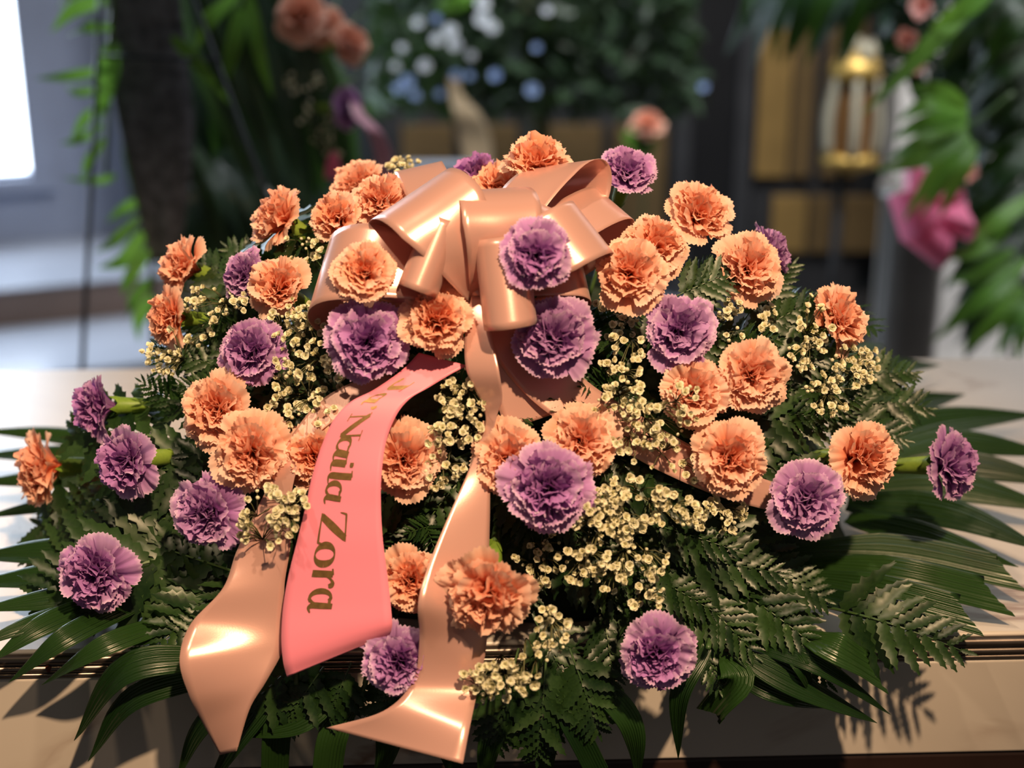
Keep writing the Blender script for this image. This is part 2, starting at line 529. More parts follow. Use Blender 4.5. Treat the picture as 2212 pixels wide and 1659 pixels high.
# ------------------------------------------------------------------ carnations
def petal_geo(L, ph0, ph1, fan, amp, nf, rnd, ns=19, nt=7, curl=0.0, teeth=0.045, bend=1.3, claw=0.10):
    """one fan-shaped petal with a ruffled, toothed margin; grows from the origin, axis z, outwards along +x"""
    vs, ts, fs = [], [], []
    p1, p2, p3 = rnd.uniform(0, 6.28), rnd.uniform(0, 6.28), rnd.uniform(0, 6.28)
    STEPS = 40
    path = [(0.0, 0.0, ph0)]
    r = z = 0.0
    for i in range(STEPS * 12 // 10):
        t = (i + 0.5) / STEPS
        ph = ph0 + (ph1 - ph0) * t ** bend + curl * max(0.0, t - 0.7)
        r += math.sin(ph) * L / STEPS
        z += math.cos(ph) * L / STEPS
        path.append((r, z, ph))
    for i in range(ns + 1):
        s = -1 + 2 * i / ns
        edge = 1 - 0.17 * abs(s) ** 2.4 + teeth * (1 if i % 2 else -0.4) * rnd.uniform(0.5, 1.2) + 0.04 * math.sin(3 * s + p3)
        for j in range(nt + 1):
            t = j / nt
            tt = t * edge
            q = min(tt * STEPS, len(path) - 1.001)
            k = int(q); fr = q - k
            pr = path[k][0] * (1 - fr) + path[k + 1][0] * fr
            pz = path[k][1] * (1 - fr) + path[k + 1][1] * fr
            ph = path[k][2]
            wd = fan * (claw + (1 - claw) * (tt ** 1.25))
            ruf = amp * tt ** 2.2 * (math.sin(nf * s * PI + p1) + 0.55 * math.sin(2.1 * nf * s * PI + p2) + 0.30 * math.sin(4.3 * nf * s * PI + p3))
            ruf += 0.10 * fan * s * s * tt
            nr, nz = -math.cos(ph), math.sin(ph)
            vs.append((pr + nr * ruf, wd * s, pz + nz * ruf))
            ts.append(t)
    for i in range(ns):
        for j in range(nt):
            a = i * (nt + 1) + j
            fs.append((a, a + nt + 1, a + nt + 2, a + 1))
    return vs, ts, fs
def mesh_from(name, vs, ts, fs, mat):
    m = bpy.data.meshes.new(name)
    m.from_pydata(vs, [], fs)
    m.polygons.foreach_set('use_smooth', [True] * len(m.polygons))
    la = m.attributes.new('t', 'FLOAT', 'POINT')
    la.data.foreach_set('value', ts)
    m.materials.append(mat)
    return m
PRND = random.Random(21)
D2 = math.radians
POOL = {}
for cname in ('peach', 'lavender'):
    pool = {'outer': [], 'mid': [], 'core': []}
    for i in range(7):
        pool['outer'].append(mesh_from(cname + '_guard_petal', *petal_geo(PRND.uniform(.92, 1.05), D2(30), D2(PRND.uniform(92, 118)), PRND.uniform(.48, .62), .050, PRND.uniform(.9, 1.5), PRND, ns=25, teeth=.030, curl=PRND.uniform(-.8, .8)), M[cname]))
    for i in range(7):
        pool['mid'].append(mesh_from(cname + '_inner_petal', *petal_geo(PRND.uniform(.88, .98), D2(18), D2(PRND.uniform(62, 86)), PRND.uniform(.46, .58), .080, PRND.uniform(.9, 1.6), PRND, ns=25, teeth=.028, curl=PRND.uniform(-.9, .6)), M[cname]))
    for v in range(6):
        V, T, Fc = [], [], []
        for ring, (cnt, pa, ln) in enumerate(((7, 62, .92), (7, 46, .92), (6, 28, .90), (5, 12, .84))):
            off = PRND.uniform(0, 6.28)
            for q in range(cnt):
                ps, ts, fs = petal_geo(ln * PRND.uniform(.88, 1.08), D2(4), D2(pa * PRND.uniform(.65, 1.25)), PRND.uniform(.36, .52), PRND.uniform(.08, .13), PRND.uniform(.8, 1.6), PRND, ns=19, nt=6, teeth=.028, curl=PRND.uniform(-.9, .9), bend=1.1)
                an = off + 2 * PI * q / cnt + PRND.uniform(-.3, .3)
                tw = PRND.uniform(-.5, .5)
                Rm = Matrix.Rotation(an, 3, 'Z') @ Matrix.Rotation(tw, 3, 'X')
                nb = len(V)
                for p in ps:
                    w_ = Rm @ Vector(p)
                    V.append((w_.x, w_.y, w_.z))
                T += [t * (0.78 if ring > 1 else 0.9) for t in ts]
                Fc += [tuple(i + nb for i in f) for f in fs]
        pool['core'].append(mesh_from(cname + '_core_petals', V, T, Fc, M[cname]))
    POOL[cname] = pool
# calyx: a ribbed green cup with pointed teeth, stem below it
def calyx_mesh():
    vs, fs = [], []
    n = 20
    prof = [(0.055, -1.02), (0.10, -1.0), (0.155, -.86), (0.185, -.60), (0.20, -.30), (0.215, -.05)]
    for r, z in prof:
        for j in range(n):
            a = 2 * PI * j / n
            vs.append((r * math.cos(a), r * math.sin(a), z))
    for j in range(n):
        a = 2 * PI * j / n
        tooth = 0.5 + 0.5 * math.cos(5 * a)
        vs.append(((0.225 + 0.05 * tooth) * math.cos(a), (0.225 + 0.05 * tooth) * math.sin(a), 0.02 + 0.20 * tooth ** 2))
    for i in range(len(prof)):
        for j in range(n):
            k = (j + 1) % n
            fs.append((i * n + j, i * n + k, (i + 1) * n + k, (i + 1) * n + j))
    # bracts round the foot of the cup
    for q in range(4):
        a0 = 2 * PI * q / 4 + 0.4
        b0 = len(vs)
        for t, wd in ((0, .5), (.5, .55), (1, .02)):
            rr = .115 + .075 * t
            for s in (-1, 0, 1):
                vs.append(((rr + .02) * math.cos(a0 + s * wd), (rr + .02) * math.sin(a0 + s * wd), -1.0 + .38 * t))
        for i in range(2):
            for j in range(2):
                c = b0 + i * 3 + j
                fs.append((c, c + 1, c + 4, c + 3))
    m = bpy.data.meshes.new('calyx')
    m.from_pydata(vs, [], fs)
    m.polygons.foreach_set('use_smooth', [True] * len(m.polygons))
    m.materials.append(M['calyx'])
    return m
CALYX = calyx_mesh()
FR = random.Random(5)
def carnation(P, diam, colr, facing, label, group, stem_to=None, droop=0.0):
    """P is the middle of the bloom; the root sits at the foot of the petals"""
    s = diam / 1.86                     # petals reach ~0.93 units from the axis
    f = facing.normalized()
    root = empty('carnation', P - f * (0.42 * s), label, 'carnation', group)
    root.rotation_mode = 'QUATERNION'
    root.rotation_quaternion = frame(f, FR.uniform(0, 6.28))
    root.scale = (s, s, s * FR.uniform(.92, 1.10))
    pool = POOL[colr]
    off = FR.uniform(0, 6)
    for i in range(9):
        o = link('petal', FR.choice(pool['outer']), root)
        o.rotation_euler = (FR.uniform(-.12, .12), FR.uniform(-.22, .16) + droop, off + 2 * PI * i / 9 + FR.uniform(-.18, .18))
        k = FR.uniform(.92, 1.06); o.scale = (k, k, k)
    off = FR.uniform(0, 6)
    for i in range(9):
        o = link('petal', FR.choice(pool['mid']), root)
        o.rotation_euler = (FR.uniform(-.2, .2), FR.uniform(-.18, .18), off + 2 * PI * i / 9 + FR.uniform(-.2, .2))
        o.location = (0, 0, 0.05)
        k = FR.uniform(.94, 1.06); o.scale = (k, k, k)
    c = link('petal_core', FR.choice(pool['core']), root)
    c.rotation_euler = (FR.uniform(-.1, .1), FR.uniform(-.1, .1), FR.uniform(0, 6.28))
    c.location = (0, 0, 0.06)
    link('calyx', CALYX, root)
    # stem back into the foam, in the root's own space
    q = root.rotation_quaternion.inverted()
    tip = Vector((0, 0, -1.0))
    tgt = stem_to if stem_to is not None else E0 + (P - E0) * 0.45
    e = q @ (tgt - root.location)
    e = Vector((e.x / s, e.y / s, e.z / root.scale.z))
    pts = crom([tip, tip + Vector((0, 0, -0.7)) + e * 0.12, tip * 0.5 + e * 0.6, e], 9)
    mb = MB(); mb.tube(pts, 0.058, 7)
    mb.build('stem', M['stem'], root)
    return root
pe, la = 'peach', 'lavender'
# px, py, diameter px, colour, facing (right, up, towards), k, label
CARN = [
 (1160, 358, 170, pe, (.00, .75, .55), 1.06, "topmost peach carnation rising behind the satin bow"),
 (1355, 372, 145, la, (.15, .55, .75), 1.04, "lavender carnation on a bare dark stem, right of the bow's top"),
 (1030, 376, 135, la, (-.2, .90, .30), .98, "lavender carnation mostly hidden behind the top of the bow"),
 (1078, 408, 150, pe, (.00, .80, .50), .97, "peach carnation tucked between the upper loops of the bow"),
 (775, 397, 150, pe, (-.40, .70, .50), .98, "peach carnation furthest back on the upper left, next to pale baby's breath"),
 (822, 437, 155, pe, (-.20, .45, .80), 1.01, "peach carnation touching the left edge of the bow's largest loop"),
 (727, 473, 135, pe, (-.50, .30, .75), 1.01, "peach carnation lowest of the three crowded left of the bow"),
 (603, 472, 158, pe, (-.74, .45, .42), 1.02, "peach carnation in side view with its green calyx, on the upper left shoulder"),
 (400, 574, 142, pe, (-.78, .32, .45), 1.02, "pale peach carnation in profile, upper of the two at the far left shoulder"),
 (368, 684, 140, pe, (-.76, .05, .55), 1.02, "pale peach carnation in profile, lower of the two at the far left shoulder"),
 (534, 597, 125, la, (-.55, .38, .70), 1.00, "small lavender carnation on the left, above a peach one and baby's breath"),
 (604, 622, 150, pe, (-.35, .25, .85), 1.02, "peach carnation at left, just right of the small lavender carnation"),
 (545, 760, 158, la, (-.30, .00, .92), 1.03, "lavender carnation at left, ringed by baby's breath"),
 (788, 592, 158, pe, (-.20, .30, .90), 1.19, "peach carnation in front of the bow's left loop"),
 (790, 738, 182, la, (.00, .00, 1.0), 1.12, "large lavender carnation directly above the printed pink ribbon"),
 (940, 695, 168, pe, (.15, .15, .95), 1.12, "peach carnation beside the bow's knot, above the top of the pink ribbon"),
 (1163, 548, 168, la, (.00, .10, 1.0), 1.27, "lavender carnation in front of the bow's right loops"),
 (1197, 732, 192, la, (.00, .00, 1.0), 1.10, "large lavender carnation below the bow, just right of the knot"),
 (1412, 535, 160, pe, (.20, .40, .85), 1.01, "peach carnation right of the bow, half covered by a paler one"),
 (1362, 592, 175, pe, (.00, .15, 1.0), 1.10, "pale peach carnation right of the bow, in front of another"),
 (1508, 462, 170, pe, (.42, .50, .72), 1.03, "peach carnation high on the right with drooping outer petals"),
 (1662, 545, 135, la, (.80, .35, .10), 1.00, "lavender carnation peeking out behind a peach one at upper right"),
 (1618, 580, 172, pe, (.30, .20, .90), 1.04, "peach carnation at upper right beside a single fern tip"),
 (1468, 716, 175, la, (.05, .05, 1.0), 1.05, "lavender carnation with a tight swirled centre, right of centre"),
 (1808, 690, 165, pe, (.70, .28, .50), 1.02, "peach carnation turned away on the right shoulder above baby's breath"),
 (1622, 806, 182, pe, (.25, .08, .92), 1.05, "large peach carnation on the right, beneath the upper right group"),
 (1500, 850, 165, pe, (-.05, .15, 1.0), 1.02, "peach carnation right of centre, speckled with baby's breath"),
 (1258, 952, 170, pe, (.15, .10, .95), 1.02, "peach carnation behind the right side of the central lavender one"),
 (1095, 990, 172, pe, (-.20, .10, .95), 1.03, "peach carnation behind the left side of the central lavender one"),
 (1187, 1055, 205, la, (.00, .00, 1.0), 1.10, "largest lavender carnation in the middle, before two peach ones"),
 (1577, 986, 180, pe, (.00, .05, 1.0), 1.05, "round peach carnation at lower right, facing straight out"),
 (1857, 992, 178, pe, (.45, .00, .85), 1.03, "tall peach carnation at the right with its calyx showing on the left"),
 (1740, 1078, 172, la, (.05, -.05, 1.0), 1.07, "lavender carnation at lower right, touching a peach one"),
 (2045, 1004, 165, la, (.66, .05, .60), 1.02, "lavender carnation furthest to the right, over palm leaves"),
 (470, 887, 178, pe, (-.30, .10, .92), 1.03, "peach carnation on the left, upper of an overlapping pair"),
 (545, 975, 185, pe, (-.12, .00, .97), 1.06, "peach carnation on the left, lower of an overlapping pair"),
 (682, 985, 160, pe, (-.10, .10, .97), 1.00, "peach carnation half covered by the left edge of the pink ribbon"),
 (872, 988, 182, pe, (.10, .00, 1.0), 1.01, "peach carnation half covered by the right edge of the pink ribbon"),
 (888, 1252, 158, pe, (-.05, -.05, 1.0), 1.04, "small peach carnation between the pink ribbon and the peach tail"),
 (1055, 1280, 215, pe, (-.05, -.48, .86), 1.18, "peach carnation hanging face down over the long peach ribbon tail"),
 (858, 1428, 170, la, (-.10, -.10, 1.0), 1.13, "lavender carnation at the bottom between the pink ribbon and peach tail"),
 (1422, 1412, 180, la, (.00, -.30, .93), 1.08, "lavender carnation lowest on the right, over the table edge"),
 (212, 1240, 180, la, (-.22, -.15, .95), 1.13, "lavender carnation lowest at the far left over fern"),
 (452, 1106, 175, la, (-.30, -.05, .93), 1.06, "lavender carnation at left beside baby's breath on the left ribbon tail"),
 (276, 996, 170, la, (-.60, -.05, .76), 1.04, "lavender carnation at far left with a green calyx behind it"),
 (216, 876, 152, la, (-.92, .00, .32), 1.00, "lavender carnation in pure side view, highest at the far left edge"),
 (92, 1012, 182, pe, (-.90, -.02, .36), 1.02, "peach carnation in side view, furthest left of all"),
]
NEAR = []
for (px, py, d, c, f, k, lab) in CARN:
    P = dome(px, py, k)
    depth = (P - CAM).dot(FW)
    carnation(P, d * depth / F * 1.08, c, view(f), lab, 'carnations in the flower spray')
    NEAR.append((px, py, lab))
# short handles used to tell neighbours apart in other labels
HAND = ["topmost peach carnation", "lavender carnation right of the bow's top", "lavender carnation behind the bow", "peach carnation among the bow loops",
 "backmost upper left peach carnation", "peach carnation touching the bow's largest loop", "lowest peach carnation left of the bow", "side-view peach carnation at upper left",
 "upper profile carnation at far left", "lower profile carnation at far left", "small lavender carnation at left", "peach carnation next to the small lavender one",
 "lavender carnation ringed by baby's breath", "peach carnation before the left loop", "lavender carnation above the pink ribbon", "peach carnation beside the knot",
 "lavender carnation before the right loops", "large lavender carnation below the bow", "half covered peach carnation right of the bow", "pale peach carnation right of the bow",
 "highest peach carnation on the right", "lavender carnation peeking at upper right", "peach carnation by the single fern tip", "swirled lavender carnation",
 "turned-away peach carnation at right", "large peach carnation on the right", "speckled peach carnation", "peach carnation right of the central lavender",
 "peach carnation left of the central lavender", "central lavender carnation", "round peach carnation at lower right", "tall peach carnation at right",
 "lavender carnation at lower right", "rightmost lavender carnation", "upper peach carnation of the left pair", "lower peach carnation of the left pair",
 "peach carnation at the pink ribbon's left", "peach carnation at the pink ribbon's right", "small peach carnation between the tails", "face-down peach carnation",
 "bottom lavender carnation between the tails", "lowest lavender carnation on the right", "lowest lavender carnation at far left", "lavender carnation by the left tail",
 "far left lavender carnation with green calyx", "side-view lavender carnation at far left", "leftmost peach carnation"]
USED = set()
def where(px, py, head):
    """head + relation to the nearest bloom that leaves the label unique"""
    order = sorted(range(len(CARN)), key=lambda i: (CARN[i][0] - px) ** 2 + (CARN[i][1] - py) ** 2)
    for i in order[:16]:
        dx, dy = px - CARN[i][0], py - CARN[i][1]
        if abs(dx) > abs(dy) * 1.1:
            rel = 'right of' if dx > 0 else 'left of'
        else:
            rel = 'below' if dy > 0 else 'above'
        lab = head + ' ' + rel + ' the ' + HAND[i]
        if lab not in USED and len(lab.split()) <= 16:
            break
    USED.add(lab)
    return lab

# ------------------------------------------------------------------ foam block under the flowers
vs, fs = [], []
nu, nv = 40, 14
for i in range(nv + 1):
    a = PI / 2 * i / nv
    for j in range(nu):
        t = 2 * PI * j / nu
        k = 0.70 * (1 + 0.06 * noise.noise(Vector((3 * math.cos(t), 3 * math.sin(t), 3 * a))))
        v = Vector((EA.x * math.cos(a) * math.cos(t), EA.y * math.cos(a) * math.sin(t), EA.z * math.sin(a))) * k
        vs.append((v.x, v.y + 0.215, max(ZT + 0.001, ZT + v.z - 0.02)))
for i in range(nv):
    for j in range(nu):
        q = (j + 1) % nu
        fs.append((i * nu + j, i * nu + q, (i + 1) * nu + q, (i + 1) * nu + j))
fo = mesh_obj('floral_foam', vs, fs, M['foam'])
tag(fo, 'dark green foam block the stems stand in, deep beneath the flowers', 'foam')

# ------------------------------------------------------------------ fern fronds
LR = random.Random(11)
def pinna_mesh(rnd, droop):
    """one lance-shaped pinna with a lobed, toothed margin, folded a little along its midrib"""
    vs, fs = [], []
    n = 18
    for i in range(n + 1):
        y = i / n
        w_ = .17 * max(.05, math.sin(PI * (.10 + .88 * y) ** .8)) ** .75
        w_ *= (1.0, .86, .62)[i % 3] * rnd.uniform(.92, 1.08)
        z = -droop * y * y
        lean = .035 if i % 3 == 0 else 0
        for s_ in (-1, 0, 1):
            vs.append((s_ * w_, y + (lean if s_ else 0), z + (.30 * w_ if s_ else 0) + .012 * math.sin(9 * y + s_)))
    for i in range(n):
        a = 3 * i
        fs.append((a, a + 1, a + 4, a + 3)); fs.append((a + 1, a + 2, a + 5, a + 4))
    m = bpy.data.meshes.new('pinna')
    m.from_pydata(vs, [], fs)
    m.polygons.foreach_set('use_smooth', [True] * len(m.polygons))
    m.materials.append(M['fern'])
    return m
PINNA = [pinna_mesh(LR, d) for d in (.05, .12, .2, .0)]
def rachis_mesh(arch):
    mb = MB()
    mb.tube([(0, t, arch * math.sin(PI * t) - .10 * t * t) for t in [i / 8 for i in range(9)]], [.012 - .009 * i / 8 for i in range(9)], 5)
    m = bpy.data.meshes.new('rachis')
    m.from_pydata(mb.v, [], mb.f)
    m.materials.append(M['stem'])
    return m
ARCH = (.06, .12, .17)
RACH = [rachis_mesh(a) for a in ARCH]
def unique_tag(o, label, cat, base_group):
    tag(o, label, cat, base_group)
def frond(Pb, Pt, nrm, label, n=9, wide=1.0):
    L = (Pt - Pb).length
    y = (Pt - Pb).normalized()
    z = (nrm - y * nrm.dot(y)).normalized()
    x = y.cross(z)
    root = empty('fern_frond', Pb)
    root.rotation_mode = 'QUATERNION'
    root.rotation_quaternion = Matrix((x, y, z)).transposed().to_quaternion()
    root.scale = (L, L, L)
    unique_tag(root, label, 'fern', 'fern fronds')
    k = LR.randrange(3)
    link('rachis', RACH[k], root)
    for i in range(n):
        t = .14 + .80 * i / n
        zz = ARCH[k] * math.sin(PI * t) - .10 * t * t
        ln = .44 * (1 - t) ** .7 * wide + .06
        for s in (-1, 1):
            o = link('pinna', LR.choice(PINNA), root)
            o.location = (0, t + (.02 if s > 0 else 0), zz)
            o.rotation_euler = (LR.uniform(-.25, .1), s * LR.uniform(.0, .35), -s * (1.05 - .45 * t + LR.uniform(-.08, .08)))
            q = ln * LR.uniform(.9, 1.1)
            o.scale = (q, q, q)
    o = link('pinna', PINNA[3], root)
    o.location = (0, .93, ARCH[k] * math.sin(PI * .93) - .09)
    o.scale = (.12, .12, .12)
    return root
def fern_px(bx, by, tx, ty, kb=.85, kt=.98, adj='fern frond', wide=1.0, lift=.03):
    Pb, Pt = S(bx, by, kb, lift), S(tx, ty, kt, lift)
    mid = (Pb + Pt) / 2
    nr = (dnormal(mid) * .6 + (CAM - mid).normalized() * .8 + Vector((0, 0, .3))).normalized()
    dx, dy = tx - bx, ty - by
    way = 'leftward' if dx < -abs(dy) else 'rightward' if dx > abs(dy) else 'downward' if dy > 0 else 'upward'
    frond(Pb, Pt, nr, where((bx + 2 * tx) / 3, (by + 2 * ty) / 3, adj + ' pointing ' + way), wide=wide)
# scattered under the blooms, radiating from the middle
OX, OY = 1090, 930
for ring, (cnt, r0, r1, kb, kt) in enumerate(((16, .12, .52, .80, .93), (26, .38, .78, .80, .95))):
    for i in range(cnt):
        a = 2 * PI * (i + .5 * ring + LR.uniform(-.3, .3)) / cnt
        rx, ry = 930, (520 if math.sin(a) > 0 else 430)
        fern_px(OX + rx * r0 * math.cos(a), OY + ry * r0 * math.sin(a), OX + rx * r1 * math.cos(a + LR.uniform(-.2, .2)), OY + ry * r1 * math.sin(a + LR.uniform(-.2, .2)), kb, kt)
# the ones the photograph shows along the edges and the front
for e in [(470, 1190, 80, 1195), (430, 1080, 110, 1085), (500, 1110, 170, 1150), (520, 1240, 250, 1150), (540, 1290, 330, 1250), (470, 1180, 40, 1300),
          (520, 1270, 300, 1420), (600, 1330, 360, 1370), (560, 1240, 430, 1390), (420, 960, 130, 940), (420, 900, 300, 820), (480, 1010, 200, 1040),
          (330, 1240, 60, 1120), (700, 1440, 600, 1590), (760, 1430, 700, 1580), (700, 1380, 480, 1580), (860, 1450, 800, 1600),
          (1120, 1400, 1060, 1640), (1180, 1420, 1160, 1659), (1230, 1400, 1300, 1600), (1150, 1330, 1250, 1520), (1300, 1300, 1330, 1500),
          (1400, 1240, 1560, 1330), (1440, 1200, 1700, 1240), (1480, 1270, 1640, 1420), (1560, 1250, 1760, 1390), (1580, 1200, 1800, 1300), 
          (1620, 1290, 1800, 1480),  (1780, 1310, 2095, 1408), (1600, 1320, 1700, 1500), (1500, 1350, 1560, 1500), (1340, 1280, 1440, 1400),
          (1800, 830, 1990, 800), (1820, 880, 2020, 880), (1760, 900, 1970, 950), (1740, 680, 1900, 700), (1650, 680, 1760, 640), (1400, 1130, 1600, 1190),
          (1280, 1180, 1420, 1300), (960, 1130, 880, 1150), (920, 1130, 940, 1190), (1000, 1450, 900, 1580), (660, 1120, 560, 1180), (1700, 880, 1870, 860),
          (600, 760, 380, 660), (600, 700, 420, 560), (620, 640, 480, 520), (560, 820, 370, 760), (700, 600, 600, 480), (560, 720, 440, 690), (520, 860, 380, 830), (640, 800, 480, 790), (1600, 740, 1780, 640), (1600, 700, 1720, 560), (1620, 800, 1830, 740), (1560, 640, 1650, 510), (1650, 850, 1860, 830), (1680, 760, 1760, 780), (1560, 760, 1690, 730), (1480, 640, 1540, 560), (1660, 900, 1800, 900), (430, 780, 330, 740), (470, 700, 340, 800), (600, 520, 690, 560), (1300, 640, 1330, 760), (1100, 820, 1130, 920), (1250, 820, 1200, 900), (1340, 840, 1260, 830)]:
    fern_px(*e, kb=.86, kt=1.0)
fern_px(1450, 645, 1622, 572, .99, 1.07, 'single lighter fern tip standing out', wide=1.0)

# ------------------------------------------------------------------ palm blades
def blade_geo(ctrl, width, nrm, cut=False, fold=.22, pleat=.05, n=16, m=10, prof=None):
    pts = crom(ctrl, n + 1)
    vs, fs, us = [], [], []
    for i, p in enumerate(pts):
        t = i / n
        T = (pts[min(i + 1, n)] - pts[max(i - 1, 0)]).normalized()
        sd = T.cross(nrm).normalized()
        nn = sd.cross(T)
        if cut:
            wd = width * min(1, .18 + 1.6 * t ** .8)
        else:
            wd = width * max(.02, (math.sin(PI * min(1, .06 + .94 * t) ** .75)) ** .9)
        for j in range(m + 1):
            s = -1 + 2 * j / m
            ext = T * (width * .5 * s) * (1 if cut and i == n else 0)
            vs.append(p + sd * (wd * .5 * s) + nn * (wd * (fold * abs(s) * .5 + pleat * (1 if j % 2 else -1) * .5)) + ext)
            us.append(.5 + .5 * s)
    for i in range(n):
        for j in range(m):
            a = i * (m + 1) + j
            fs.append((a, a + 1, a + m + 2, a + m + 1))
    return [tuple(v) for v in vs], fs, us
def palm(base, blades, label, mat='palm', cat='palm leaf', group='palm leaves under the flower spray', name='palm_frond', Yfix=None):
    """blades: list of (px control points, width px, cut) ; base: px of the common stalk"""
    def pos(px, py, lift):
        if Yfix is not None:
            return at(px, py, Yfix - lift)
        return ground(px, py, lift)
    B = pos(base[0], base[1], .03)
    root = empty(name, B, label, cat, group)
    for pts, wpx, cut in blades:
        n = len(pts)
        c3 = []
        for i, (x, y) in enumerate(pts):
            lift = .012 + .022 * math.sin(PI * (i + .4) / n) + LR.uniform(-.004, .004)
            c3.append(pos(x, y, lift) - B)
        if len(c3) == 2:
            c3 = [c3[0], (c3[0] + c3[1]) / 2 + Vector((0, -.004, .018)), c3[1]]
        dp = (c3[1] + B - CAM).dot(FW)
        nr = ((CAM - B).normalized() * .6 + Vector((LR.uniform(-.25, .25), -.1, .8))).normalized()
        vs, fs, us = blade_geo(c3, wpx * dp / F, nr, cut)
        mesh_obj('blade', vs, fs, M[mat], root, True, {'u': us})
    mb = MB()
    fst = blades[0][0][0]
    mb.tube(crom([pos(base[0], base[1], .03) - B, (pos(fst[0], fst[1], .032) - B) * .5 + Vector((0, 0, -.004)), pos(fst[0], fst[1], .034) - B], 6), .0022, 5)
    mb.build('stalk', M['stem'], root)
    return root
palm((420, 1040), [([(330, 1000), (140, 945), (-60, 930)], 50, 0), ([(330, 1020), (130, 985), (-60, 985)], 55, 0), ([(330, 1045), (120, 1035), (-70, 1045)], 55, 0), ([(340, 1075), (150, 1085), (-50, 1120)], 50, 0)],
     'dark glossy palm frond lying on the marble behind the leftmost peach carnation')
palm((470, 1230), [([(380, 1220), (120, 1195), (-70, 1205)], 75, 0), ([(380, 1250), (130, 1245), (-80, 1265)], 75, 0), ([(390, 1275), (160, 1290), (-60, 1320)], 70, 0)],
     'broad palm frond pointing left past the lowest far left lavender carnation')
palm((500, 1270), [([(240, 1300), (80, 1345), (-60, 1400)], 52, 0), ([(270, 1285), (100, 1350), (-20, 1430)], 60, 0), ([(330, 1290), (150, 1375), (18, 1475)], 62, 0), ([(420, 1330), (230, 1395), (90, 1480)], 60, 0)],
     'glossy palm frond with narrow blades drooping over the table edge at left')
palm((560, 1400), [([(460, 1420), (270, 1450), (160, 1600)], 78, 0), ([(500, 1450), (290, 1510), (190, 1645)], 66, 0), ([(520, 1490), (430, 1580), (380, 1690)], 52, 0)],
     'palm frond hanging in front of the marble face, left of the left ribbon tail')
palm((640, 1420), [([(640, 1480), (600, 1570), (590, 1720)], 62, 1), ([(600, 1490), (520, 1590), (440, 1720)], 60, 0), ([(740, 1470), (640, 1560), (500, 1590)], 70, 0)],
     'palm frond hanging below the printed pink ribbon end')
palm((800, 1420), [([(780, 1500), (720, 1590), (700, 1730)], 66, 1), ([(830, 1510), (840, 1600), (800, 1740)], 66, 0), ([(900, 1520), (960, 1600), (1000, 1740)], 60, 0)],
     'palm frond hanging behind the curled end of the right peach tail')
palm((1180, 1400), [([(1120, 1500), (1060, 1600), (1040, 1740)], 56, 0), ([(1200, 1490), (1240, 1570), (1300, 1690)], 56, 1), ([(1280, 1480), (1190, 1580), (1180, 1720)], 60, 0), ([(1250, 1440), (1360, 1560), (1380, 1690)], 60, 0)],
     'palm frond hanging below the bottom clump of baby\'s breath')
palm((1540, 1330), [([(1530, 1400), (1470, 1500), (1465, 1640)], 52, 0), ([(1560, 1420), (1590, 1470), (1540, 1540)], 80, 1), ([(1590, 1410), (1740, 1490), (1895, 1562)], 66, 0), ([(1600, 1380), (1770, 1440), (1925, 1545)], 50, 0), ([(1590, 1450), (1680, 1495), (1785, 1530)], 66, 0)],
     'palm frond spreading over the marble face below the lowest right lavender carnation')
palm((1640, 1330), [([(1700, 1360), (1800, 1400), (1885, 1450)], 84, 1), ([(1680, 1380), (1730, 1440), (1760, 1520)], 40, 0)],
     'short cut palm frond over the metal edge at lower right')
palm((1640, 1180), [([(1690, 1190), (1930, 1190), (2180, 1240)], 80, 1), ([(1690, 1215), (1930, 1240), (2150, 1290)], 84, 1), ([(1690, 1240), (1900, 1280), (2090, 1330)], 84, 1), ([(1690, 1260), (1860, 1310), (2010, 1345)], 72, 1)],
     'wide fan palm leaf with trimmed tips on the marble at lower right')
palm((1760, 1050), [([(1830, 1060), (2040, 1050), (2290, 1105)], 95, 0), ([(1830, 1090), (2040, 1110), (2260, 1190)], 90, 0), ([(1830, 1120), (2000, 1160), (2200, 1225)], 70, 0)],
     'broad palm frond at right below the rightmost lavender carnation')
palm((1760, 960), [([(1840, 985), (2030, 915), (2250, 895)], 88, 0), ([(1860, 1010), (2060, 960), (2290, 985)], 80, 0), ([(1880, 1040), (2090, 1010), (2310, 1050)], 85, 0)],
     'palm frond at right reaching behind the rightmost lavender carnation', 'palm')
palm((1720, 900), [([(1800, 930), (1940, 880), (2085, 852)], 80, 0), ([(1800, 880), (1920, 800), (2032, 788)], 66, 0), ([(1740, 850), (1860, 760), (1910, 745)], 46, 0)],
     'palm frond with curved pointed tips over the bare marble at upper right')

# ------------------------------------------------------------------ baby's breath
BR = random.Random(31)
def floret_mesh(rnd, full):
    V, T, Fc = [], [], []
    rings = ((6, 80, .5), (5, 48, .46), (3, 18, .40)) if full else ((4, 35, .42), (3, 10, .4))
    for cnt, pa, ln in rings:
        off = rnd.uniform(0, 6)
        for q in range(cnt):
            ps, ts, fs = petal_geo(ln * rnd.uniform(.85, 1.15), D2(10), D2(pa * rnd.uniform(.8, 1.2)), .24, .03, 1.0, rnd, ns=3, nt=3, teeth=.02)
            Rm = Matrix.Rotation(off + 2 * PI * q / cnt + rnd.uniform(-.2, .2), 3, 'Z')
            nb = len(V)
            for p in ps:
                w_ = Rm @ Vector(p); V.append((w_.x, w_.y, w_.z - .12))
            T += ts
            Fc += [tuple(i + nb for i in f) for f in fs]
    return mesh_from('floret', V, T, Fc, M['breath'])
FLO = [floret_mesh(BR, True) for _ in range(4)] + [floret_mesh(BR, False)]
def bud_mesh():
    mb = MB()
    mb.lathe([(.001, -.3), (.16, -.22), (.26, 0), (.22, .2), (.10, .3), (.001, .34)], 7)
    return mesh_from('bud', mb.v, [.7] * len(mb.v), mb.f, M['breath'])
